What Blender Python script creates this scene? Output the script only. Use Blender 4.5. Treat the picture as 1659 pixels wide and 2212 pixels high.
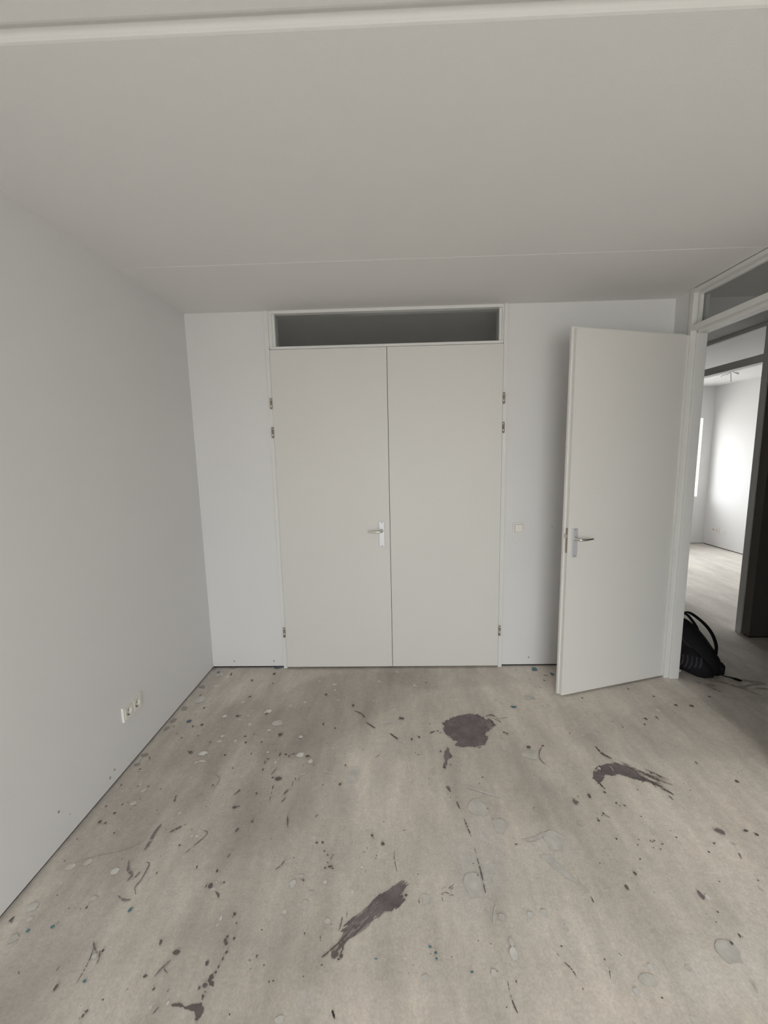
import bpy, bmesh, math, random
import numpy as np
from mathutils import Matrix, Vector
from mathutils.geometry import tessellate_polygon
for o in list(bpy.data.objects):
    bpy.data.objects.remove(o, do_unlink=True)
scene = bpy.context.scene
COL = scene.collection
random.seed(4)
rng = np.random.default_rng(7)

# ------------------------------------------------------------ camera
cam_d = bpy.data.cameras.new('camera')
cam = bpy.data.objects.new('camera', cam_d)
COL.objects.link(cam)
scene.camera = cam
cam_d.sensor_fit = 'HORIZONTAL'
cam_d.sensor_width = 36.0
cam_d.lens = 36.0 * 879.418 / 1659.0
cam_d.clip_start = 0.02
YAW, PITCH, ROLL = -0.027685, 0.139246, -0.021036
fw = Vector((math.sin(YAW) * math.cos(PITCH), math.cos(YAW) * math.cos(PITCH), -math.sin(PITCH)))
r0 = Vector((math.cos(YAW), -math.sin(YAW), 0))
u0 = r0.cross(fw)
rt = r0 * math.cos(ROLL) + u0 * math.sin(ROLL)
up = -r0 * math.sin(ROLL) + u0 * math.cos(ROLL)
M = Matrix(((rt.x, up.x, -fw.x, 1.4289), (rt.y, up.y, -fw.y, -2.9280), (rt.z, up.z, -fw.z, 1.6105), (0, 0, 0, 1)))
cam.matrix_world = M

# ------------------------------------------------------------ sky, daylight, exposure
world = bpy.data.worlds.new('overcast_sky')
scene.world = world
world.use_nodes = True
wn, wl = world.node_tree.nodes, world.node_tree.links
bg = wn['Background']
# overcast sky, a little brighter towards the zenith, over a paler ground; it lights the rooms through their windows
wtc = wn.new('ShaderNodeTexCoord')
wsep = wn.new('ShaderNodeSeparateXYZ')
wl.new(wtc.outputs['Generated'], wsep.inputs[0])
wramp = wn.new('ShaderNodeValToRGB')
wmr = wn.new('ShaderNodeMapRange')
wmr.inputs['From Min'].default_value = -1.0
wl.new(wsep.outputs['Z'], wmr.inputs['Value'])
wl.new(wmr.outputs[0], wramp.inputs['Fac'])
e = wramp.color_ramp.elements
e[0].position = 0.0; e[0].color = (0.47, 0.455, 0.435, 1)
e[1].position = 1.0; e[1].color = (0.96, 0.98, 1.0, 1)
a = e.new(0.49); a.color = (0.50, 0.492, 0.48, 1)
a = e.new(0.51); a.color = (0.785, 0.80, 0.825, 1)
wl.new(wramp.outputs['Color'], bg.inputs['Color'])
bg.inputs['Strength'].default_value = 13.2

def portal(name, loc, rot, sx, sy):
    l = bpy.data.lights.new(name, 'AREA')
    l.shape = 'RECTANGLE'
    l.size, l.size_y = sx, sy
    l.cycles.is_portal = True          # only guides sampling of the sky through this window
    o = bpy.data.objects.new(name, l)
    o.location = loc
    o.rotation_euler = rot
    COL.objects.link(o)
    return o
portal('sky_portal_front_window', (1.875, -6.105, 1.23), (math.pi / 2, 0, 0), 2.25, 2.26)
portal('sky_portal_bedroom_window', (5.5525, 4.325, 1.455), (-math.pi / 2, 0, 0), 1.9, 1.29)
vs = scene.view_settings
vs.view_transform = 'Standard'
vs.look = 'None'
vs.gamma = 1.0
vs.use_curve_mapping = False
vs.exposure = 0.0

# ------------------------------------------------------------ materials
def nt(name):
    m = bpy.data.materials.new(name)
    m.use_nodes = True
    t = m.node_tree
    return m, t, t.nodes['Principled BSDF']

def paint(name, col, rough=0.6, var=0.03, vscale=3.0, bump=0.0, bscale=300.0, metal=0.0, spec=0.5):
    m, t, b = nt(name)
    N, L = t.nodes, t.links
    tc = N.new('ShaderNodeTexCoord')
    n = N.new('ShaderNodeTexNoise')
    n.inputs['Scale'].default_value = vscale
    n.inputs['Detail'].default_value = 4
    L.new(tc.outputs['Object'], n.inputs['Vector'])
    r = N.new('ShaderNodeValToRGB')
    r.color_ramp.elements[0].position = 0.3
    r.color_ramp.elements[1].position = 0.7
    r.color_ramp.elements[0].color = tuple(c * (1 - var) for c in col) + (1,)
    r.color_ramp.elements[1].color = tuple(min(1, c * (1 + var)) for c in col) + (1,)
    L.new(n.outputs['Fac'], r.inputs['Fac'])
    L.new(r.outputs['Color'], b.inputs['Base Color'])
    b.inputs['Roughness'].default_value = rough
    b.inputs['Metallic'].default_value = metal
    b.inputs['Specular IOR Level'].default_value = spec
    if bump:
        n2 = N.new('ShaderNodeTexNoise')
        n2.inputs['Scale'].default_value = bscale
        n2.inputs['Detail'].default_value = 2
        L.new(tc.outputs['Object'], n2.inputs['Vector'])
        bp = N.new('ShaderNodeBump')
        bp.inputs['Strength'].default_value = bump
        bp.inputs['Distance'].default_value = 0.002
        L.new(n2.outputs['Fac'], bp.inputs['Height'])
        L.new(bp.outputs['Normal'], b.inputs['Normal'])
    return m

MT = {}
MT['wall'] = paint('white_wall_paint', (0.80, 0.79, 0.785), 0.85, 0.012, 1.3, 0.12, 220, spec=0.2)
MT['frame'] = paint('white_frame_enamel', (0.79, 0.785, 0.76), 0.42, 0.015, 4)
MT['leaf'] = paint('cream_door_lacquer', (0.745, 0.73, 0.695), 0.5, 0.012, 1.6)
MT['leaf_lit'] = paint('lit_cream_door_lacquer', (0.81, 0.793, 0.755), 0.5, 0.012, 1.6)  # same cream as the closet doors, raised to paint in stronger light
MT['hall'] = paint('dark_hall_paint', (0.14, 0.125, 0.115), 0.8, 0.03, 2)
MT['hallframe'] = paint('grey_frame_enamel', (0.33, 0.31, 0.285), 0.5, 0.02, 4)
MT['plastic'] = paint('cream_switch_plastic', (0.84, 0.815, 0.76), 0.35, 0.01, 10)
MT['hole'] = paint('dark_pin_hole', (0.03, 0.03, 0.028), 0.8, 0.01, 10)
MT['alu'] = paint('anodised_aluminium', (0.72, 0.72, 0.745), 0.5, 0.02, 60, metal=0.45)
MT['chrome'] = paint('worn_lever_aluminium', (0.72, 0.70, 0.67), 0.3, 0.03, 40, metal=1.0)
MT['hinge'] = paint('nickel_hinge', (0.50, 0.46, 0.41), 0.22, 0.05, 40, metal=1.0)
MT['lock'] = paint('dull_lock_steel', (0.33, 0.29, 0.25), 0.4, 0.05, 50, metal=0.9)
MT['bag'] = paint('black_bag_nylon', (0.012, 0.011, 0.014), 0.75, 0.15, 30, 0.3, 500, spec=0.3)
MT['strap'] = paint('black_webbing', (0.006, 0.006, 0.007), 0.8, 0.1, 80, 0.3, 900, spec=0.2)
MT['rib'] = paint('charcoal_mesh', (0.045, 0.042, 0.052), 0.8, 0.1, 80)
MT['buckle'] = paint('pale_buckle', (0.75, 0.74, 0.72), 0.4, 0.02, 30)
MT['wire'] = paint('grey_wire_sheath', (0.30, 0.29, 0.28), 0.6, 0.05, 30)
MT['gap_shade'] = paint('black_gap_shade', (0.035, 0.034, 0.036), 0.9, 0.2, 20)
MT['seal_and_shade'] = paint('black_seal_and_gap_shade', (0.06, 0.058, 0.055), 0.7, 0.05, 30)
MK = {'d': (0.185, 0.158, 0.150), 'p': (0.27, 0.225, 0.225), 'k': (0.06, 0.055, 0.05), 'g': (0.40, 0.36, 0.33),
      'w': (0.80, 0.785, 0.75), 'f': (0.70, 0.67, 0.625), 't': (0.15, 0.28, 0.30), 'b': (0.16, 0.20, 0.25)}
for k, c in MK.items():
    MT['m' + k] = paint('floor_mark_' + {'d': 'dark', 'p': 'purple', 'k': 'black', 'g': 'grey', 'w': 'white', 'f': 'plaster', 't': 'teal', 'b': 'blue'}[k], c, 0.75, 0.12, 25, spec=0.25)

def splash_paint():
    m, t, b = nt('purple_grey_splash_paint')
    N, L = t.nodes, t.links
    tc = N.new('ShaderNodeTexCoord')
    n = N.new('ShaderNodeTexNoise'); n.inputs['Scale'].default_value = 16; n.inputs['Detail'].default_value = 8; n.inputs['Roughness'].default_value = 0.7
    L.new(tc.outputs['Object'], n.inputs['Vector'])
    r = N.new('ShaderNodeValToRGB')
    r.color_ramp.elements[0].position = 0.35; r.color_ramp.elements[0].color = (0.165, 0.134, 0.140, 1)
    r.color_ramp.elements[1].position = 0.75; r.color_ramp.elements[1].color = (0.315, 0.275, 0.280, 1)
    L.new(n.outputs['Fac'], r.inputs['Fac']); L.new(r.outputs['Color'], b.inputs['Base Color'])
    b.inputs['Roughness'].default_value = 0.7; b.inputs['Specular IOR Level'].default_value = 0.25
    return m
MT['splash'] = splash_paint()

def glass():
    m, t, b = nt('window_glass')
    N, L = t.nodes, t.links
    N.remove(b)
    tr = N.new('ShaderNodeBsdfTransparent'); tr.inputs['Color'].default_value = (0.93, 0.94, 0.935, 1)
    gl = N.new('ShaderNodeBsdfGlossy'); gl.inputs['Roughness'].default_value = 0.02
    lw = N.new('ShaderNodeLayerWeight'); lw.inputs['Blend'].default_value = 0.5
    pw = N.new('ShaderNodeMath'); pw.operation = 'POWER'; pw.inputs[1].default_value = 5
    fr = N.new('ShaderNodeMapRange'); fr.inputs['To Min'].default_value = 0.11; fr.inputs['To Max'].default_value = 1.0
    L.new(lw.outputs['Facing'], pw.inputs[0]); L.new(pw.outputs[0], fr.inputs['Value'])
    mx = N.new('ShaderNodeMixShader')
    L.new(fr.outputs[0], mx.inputs['Fac']); L.new(tr.outputs[0], mx.inputs[1]); L.new(gl.outputs[0], mx.inputs[2])
    L.new(mx.outputs[0], t.nodes['Material Output'].inputs['Surface'])
    return m
MT['glass'] = glass()

def ceiling_paint():
    m, t, b = nt('sprayed_ceiling_plaster')
    N, L = t.nodes, t.links
    tc = N.new('ShaderNodeTexCoord')
    def blob(loc, sca, lo, hi):
        mp = N.new('ShaderNodeMapping'); mp.vector_type = 'TEXTURE'
        mp.inputs['Location'].default_value = loc; mp.inputs['Scale'].default_value = sca
        L.new(tc.outputs['Object'], mp.inputs['Vector'])
        g = N.new('ShaderNodeTexGradient'); g.gradient_type = 'SPHERICAL'
        L.new(mp.outputs[0], g.inputs['Vector'])
        nz = N.new('ShaderNodeTexNoise'); nz.inputs['Scale'].default_value = 7
        L.new(tc.outputs['Object'], nz.inputs['Vector'])
        mu = N.new('ShaderNodeMath'); mu.operation = 'MULTIPLY'
        L.new(g.outputs['Fac'], mu.inputs[0]); L.new(nz.outputs['Fac'], mu.inputs[1])
        mr = N.new('ShaderNodeMapRange'); mr.inputs['From Min'].default_value = 0.02; mr.inputs['From Max'].default_value = 0.4
        mr.inputs['To Min'].default_value = lo; mr.inputs['To Max'].default_value = hi
        L.new(mu.outputs[0], mr.inputs['Value'])
        return mr.outputs[0]
    base = (0.84, 0.83, 0.81, 1)
    mix1 = N.new('ShaderNodeMix'); mix1.data_type = 'RGBA'
    mix1.inputs['A'].default_value = base; mix1.inputs['B'].default_value = (0.70, 0.57, 0.45, 1)
    L.new(blob((1.03, -0.20, 2.6), (0.42, 0.30, 0.3), 0.0, 0.75), mix1.inputs['Factor'])
    mix2 = N.new('ShaderNodeMix'); mix2.data_type = 'RGBA'
    mix2.inputs['B'].default_value = (0.74, 0.70, 0.58, 1)
    L.new(mix1.outputs['Result'], mix2.inputs['A'])
    L.new(blob((1.42, -0.36, 2.6), (0.5, 0.25, 0.3), 0.0, 0.6), mix2.inputs['Factor'])
    L.new(mix2.outputs['Result'], b.inputs['Base Color'])
    b.inputs['Roughness'].default_value = 0.9; b.inputs['Specular IOR Level'].default_value = 0.15
    n2 = N.new('ShaderNodeTexNoise'); n2.inputs['Scale'].default_value = 260; n2.inputs['Detail'].default_value = 3
    L.new(tc.outputs['Object'], n2.inputs['Vector'])
    bp = N.new('ShaderNodeBump'); bp.inputs['Strength'].default_value = 0.2; bp.inputs['Distance'].default_value = 0.002
    L.new(n2.outputs['Fac'], bp.inputs['Height']); L.new(bp.outputs['Normal'], b.inputs['Normal'])
    return m
MT['ceiling'] = ceiling_paint()

def concrete():
    m, t, b = nt('stained_screed')
    N, L = t.nodes, t.links
    tc = N.new('ShaderNodeTexCoord')
    at = N.new('ShaderNodeAttribute'); at.attribute_name = 'screed'
    def noise(scale, detail, rough, vec=None):
        n = N.new('ShaderNodeTexNoise'); n.inputs['Scale'].default_value = scale; n.inputs['Detail'].default_value = detail
        n.inputs['Roughness'].default_value = rough
        L.new(vec or tc.outputs['Object'], n.inputs['Vector']); return n
    mp = N.new('ShaderNodeMapping'); mp.inputs['Scale'].default_value = (1.0, 0.25, 1.0)
    L.new(tc.outputs['Object'], mp.inputs['Vector'])
    a = noise(9, 8, 0.65, mp.outputs[0]); c = noise(120, 4, 0.6)
    r1 = N.new('ShaderNodeMapRange'); r1.inputs['From Min'].default_value = 0.3; r1.inputs['From Max'].default_value = 0.7
    r1.inputs['To Min'].default_value = 0.86; r1.inputs['To Max'].default_value = 1.13
    L.new(a.outputs['Fac'], r1.inputs['Value'])
    r2 = N.new('ShaderNodeMapRange'); r2.inputs['From Min'].default_value = 0.3; r2.inputs['From Max'].default_value = 0.7
    r2.inputs['To Min'].default_value = 0.90; r2.inputs['To Max'].default_value = 1.10
    L.new(c.outputs['Fac'], r2.inputs['Value'])
    mu = N.new('ShaderNodeMath'); mu.operation = 'MULTIPLY'
    L.new(r1.outputs[0], mu.inputs[0]); L.new(r2.outputs[0], mu.inputs[1])
    a3 = noise(34, 7, 0.7)
    r3 = N.new('ShaderNodeMapRange'); r3.inputs['From Min'].default_value = 0.3; r3.inputs['From Max'].default_value = 0.7
    r3.inputs['To Min'].default_value = 0.91; r3.inputs['To Max'].default_value = 1.09
    L.new(a3.outputs['Fac'], r3.inputs['Value'])
    mu3 = N.new('ShaderNodeMath'); mu3.operation = 'MULTIPLY'
    L.new(mu.outputs[0], mu3.inputs[0]); L.new(r3.outputs[0], mu3.inputs[1]); mu = mu3
    # pale dusting and fine dark grit
    vo = noise(55, 5, 0.7)
    rr = N.new('ShaderNodeMapRange'); rr.inputs['From Min'].default_value = 0.62; rr.inputs['From Max'].default_value = 0.74
    rr.inputs['To Min'].default_value = 0.0; rr.inputs['To Max'].default_value = 0.35
    L.new(vo.outputs['Fac'], rr.inputs['Value'])
    sc = N.new('ShaderNodeVectorMath'); sc.operation = 'SCALE'
    L.new(at.outputs['Color'], sc.inputs[0]); L.new(mu.outputs[0], sc.inputs['Scale'])
    mx = N.new('ShaderNodeMix'); mx.data_type = 'RGBA'
    L.new(rr.outputs[0], mx.inputs['Factor']); L.new(sc.outputs[0], mx.inputs['A'])
    mx.inputs['B'].default_value = (0.74, 0.70, 0.65, 1)
    L.new(mx.outputs['Result'], b.inputs['Base Color'])
    b.inputs['Roughness'].default_value = 0.72; b.inputs['Specular IOR Level'].default_value = 0.25
    bp = N.new('ShaderNodeBump'); bp.inputs['Strength'].default_value = 0.25; bp.inputs['Distance'].default_value = 0.002
    L.new(vo.outputs['Fac'], bp.inputs['Height']); L.new(bp.outputs['Normal'], b.inputs['Normal'])
    return m
MT['floor'] = concrete()

# ------------------------------------------------------------ helpers
def tag(o, label=None, cat=None, group=None, kind=None):
    if label: o['label'] = label
    if cat: o['category'] = cat
    if group: o['group'] = group
    if kind: o['kind'] = kind
    return o

def link(name, bm, mat, parent=None, smooth=False, loc=None):
    me = bpy.data.meshes.new(name)
    bm.normal_update()
    bm.to_mesh(me); bm.free()
    me.materials.append(MT[mat])
    if smooth:
        for p in me.polygons: p.use_smooth = True
    o = bpy.data.objects.new(name, me)
    COL.objects.link(o)
    if parent: o.parent = parent
    if loc: o.location = loc
    return o

def empty(name, loc=(0, 0, 0), rz=0.0):
    o = bpy.data.objects.new(name, None)
    o.empty_display_size = 0.1
    o.location = loc; o.rotation_euler = (0, 0, rz)
    COL.objects.link(o)
    return o

def box(bm, x0, x1, y0, y1, z0, z1, bev=0.0, seg=2):
    t = bmesh.new()
    bmesh.ops.create_cube(t, size=1.0)
    for v in t.verts:
        v.co = ((x0 + x1) / 2 + v.co.x * (x1 - x0), (y0 + y1) / 2 + v.co.y * (y1 - y0), (z0 + z1) / 2 + v.co.z * (z1 - z0))
    if bev:
        bmesh.ops.bevel(t, geom=t.edges[:], offset=bev, segments=seg, profile=0.6, affect='EDGES')
    me = bpy.data.meshes.new('tmp'); t.to_mesh(me); t.free()
    bm.from_mesh(me); bpy.data.meshes.remove(me)
    return bm

def boxes(*L):
    bm = bmesh.new()
    for a in L: box(bm, *a)
    return bm

def prism(bm, prof, axis, a0, a1):
    """extrude a closed profile (list of 2D points) along an axis"""
    def P(p, a):
        return (a, p[0], p[1]) if axis == 'x' else ((p[0], a, p[1]) if axis == 'y' else (p[0], p[1], a))
    A = [bm.verts.new(P(p, a0)) for p in prof]; B = [bm.verts.new(P(p, a1)) for p in prof]
    n = len(prof)
    for i in range(n): bm.faces.new((A[i], A[(i + 1) % n], B[(i + 1) % n], B[i]))
    bm.faces.new(A[::-1]); bm.faces.new(B)
    bmesh.ops.recalc_face_normals(bm, faces=bm.faces[:])
    return bm

def cyl(bm, c, r, h, axis='z', seg=20, r2=None):
    """closed cylinder or cone frustum, centre of base c, along +axis"""
    r2 = r if r2 is None else r2
    def P(x, y, a):
        if axis == 'z': return (c[0] + x, c[1] + y, c[2] + a)
        if axis == 'y': return (c[0] + x, c[1] + a, c[2] + y)
        return (c[0] + a, c[1] + x, c[2] + y)
    A = []; B = []
    for i in range(seg):
        t = 2 * math.pi * i / seg
        A.append(bm.verts.new(P(r * math.cos(t), r * math.sin(t), 0)))
        B.append(bm.verts.new(P(r2 * math.cos(t), r2 * math.sin(t), h)))
    f = [bm.faces.new((A[i], A[(i + 1) % seg], B[(i + 1) % seg], B[i])) for i in range(seg)]
    f += [bm.faces.new(A[::-1]), bm.faces.new(B)]
    bmesh.ops.recalc_face_normals(bm, faces=f)
    return bm

def tube(bm, pts, rad, seg=10, flat=1.0, wide=None):
    """swept ellipse along pts; rad may be a list; flat scales one axis; wide = direction of the wide axis"""
    pts = [Vector(p) for p in pts]
    rings = []
    prev = None
    for i, p in enumerate(pts):
        d = (pts[min(i + 1, len(pts) - 1)] - pts[max(i - 1, 0)]).normalized()
        if wide is not None: a = Vector(wide) - d * d.dot(Vector(wide))
        elif prev is not None: a = prev - d * d.dot(prev)
        else: a = d.orthogonal()
        a.normalize(); prev = a
        b = d.cross(a)
        R = rad[i] if isinstance(rad, (list, tuple)) else rad
        rings.append([bm.verts.new(p + a * (R * math.cos(2 * math.pi * k / seg)) + b * (R * flat * math.sin(2 * math.pi * k / seg))) for k in range(seg)])
    fs = []
    for A, B in zip(rings, rings[1:]):
        for k in range(seg): fs.append(bm.faces.new((A[k], A[(k + 1) % seg], B[(k + 1) % seg], B[k])))
    fs.append(bm.faces.new(rings[0][::-1])); fs.append(bm.faces.new(rings[-1]))
    bmesh.ops.recalc_face_normals(bm, faces=fs)
    return bm

def smooth_path(pts, n=6):
    pts = [Vector(p) for p in pts]; out = []
    P = [pts[0] * 2 - pts[1]] + pts + [pts[-1] * 2 - pts[-2]]
    for i in range(1, len(P) - 2):
        for k in range(n):
            t = k / n
            out.append(0.5 * ((2 * P[i]) + (P[i + 1] - P[i - 1]) * t + (2 * P[i - 1] - 5 * P[i] + 4 * P[i + 1] - P[i + 2]) * t * t + (3 * P[i] - P[i - 1] - 3 * P[i + 1] + P[i + 2]) * t ** 3))
    out.append(pts[-1])
    return out

H = 2.6
GAP = 0.014
# floor marks: surveyed outlines, strokes (colour, width, path) and drips (colour, x, y, rx, ry), metres on the floor
POLYS={'splash': [(1.693,-0.66),(1.726,-0.639),(1.784,-0.603),(1.834,-0.585),(1.874,-0.579),(1.933,-0.592),(1.946,-0.622),(1.979,-0.628),(1.996,-0.652),(2.004,-0.687),
 (1.967,-0.715),(1.939,-0.742),(1.918,-0.769),(1.937,-0.795),(1.916,-0.826),(1.896,-0.856),(1.856,-0.864),(1.815,-0.861),(1.776,-0.867),(1.74,-0.855),(1.762,-0.825),
 (1.733,-0.805),(1.708,-0.773),(1.692,-0.73),(1.703,-0.697)],'arc': [(2.39,-1.085),(2.411,-1.048),(2.445,-1.015),(2.499,-0.993),(2.56,-0.989),(2.598,-1.011),(2.618,
 -1.039),(2.63,-1.067),(2.643,-1.092),(2.628,-1.104),(2.6,-1.094),(2.569,-1.076),(2.537,-1.058),(2.49,-1.067),(2.457,-1.062),(2.428,-1.094),(2.403,-1.116)],'stroke': [(1.419,
 -1.595),(1.438,-1.605),(1.434,-1.62),(1.418,-1.638),(1.433,-1.66),(1.412,-1.672),(1.358,-1.694),(1.318,-1.726),(1.28,-1.751),(1.248,-1.773),(1.227,-1.785),(1.234,
 -1.757),(1.237,-1.726),(1.276,-1.705),(1.309,-1.675),(1.338,-1.644),(1.369,-1.633),(1.393,-1.612)],'footmark': [(0.736,-1.948),(0.746,-1.944),(0.778,-1.951),(0.804,
 -1.945),(0.825,-1.941),(0.838,-1.953),(0.84,-1.963),(0.836,-1.974),(0.823,-1.975),(0.811,-1.96),(0.79,-1.956),(0.755,-1.951)],'drop': [(0.82,-1.877),(0.829,-1.871),
 (0.837,-1.882),(0.83,-1.888),(0.841,-1.892),(0.845,-1.905),(0.831,-1.901),(0.822,-1.892)],'smear': [(1.675,-0.904),(1.696,-0.867),(1.702,-0.904),(1.71,-0.941),(1.691,
 -0.959),(1.68,-0.995),(1.66,-1.021),(1.655,-1.008),(1.668,-0.959)],'whitestroke': [(1.986,-1.48),(2.026,-1.48),(2.045,-1.499),(2.051,-1.528),(2.077,-1.566),(2.105,
 -1.596),(2.125,-1.62),(2.096,-1.601),(2.066,-1.576),(2.035,-1.549),(2.012,-1.517),(1.991,-1.495)]}
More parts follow.
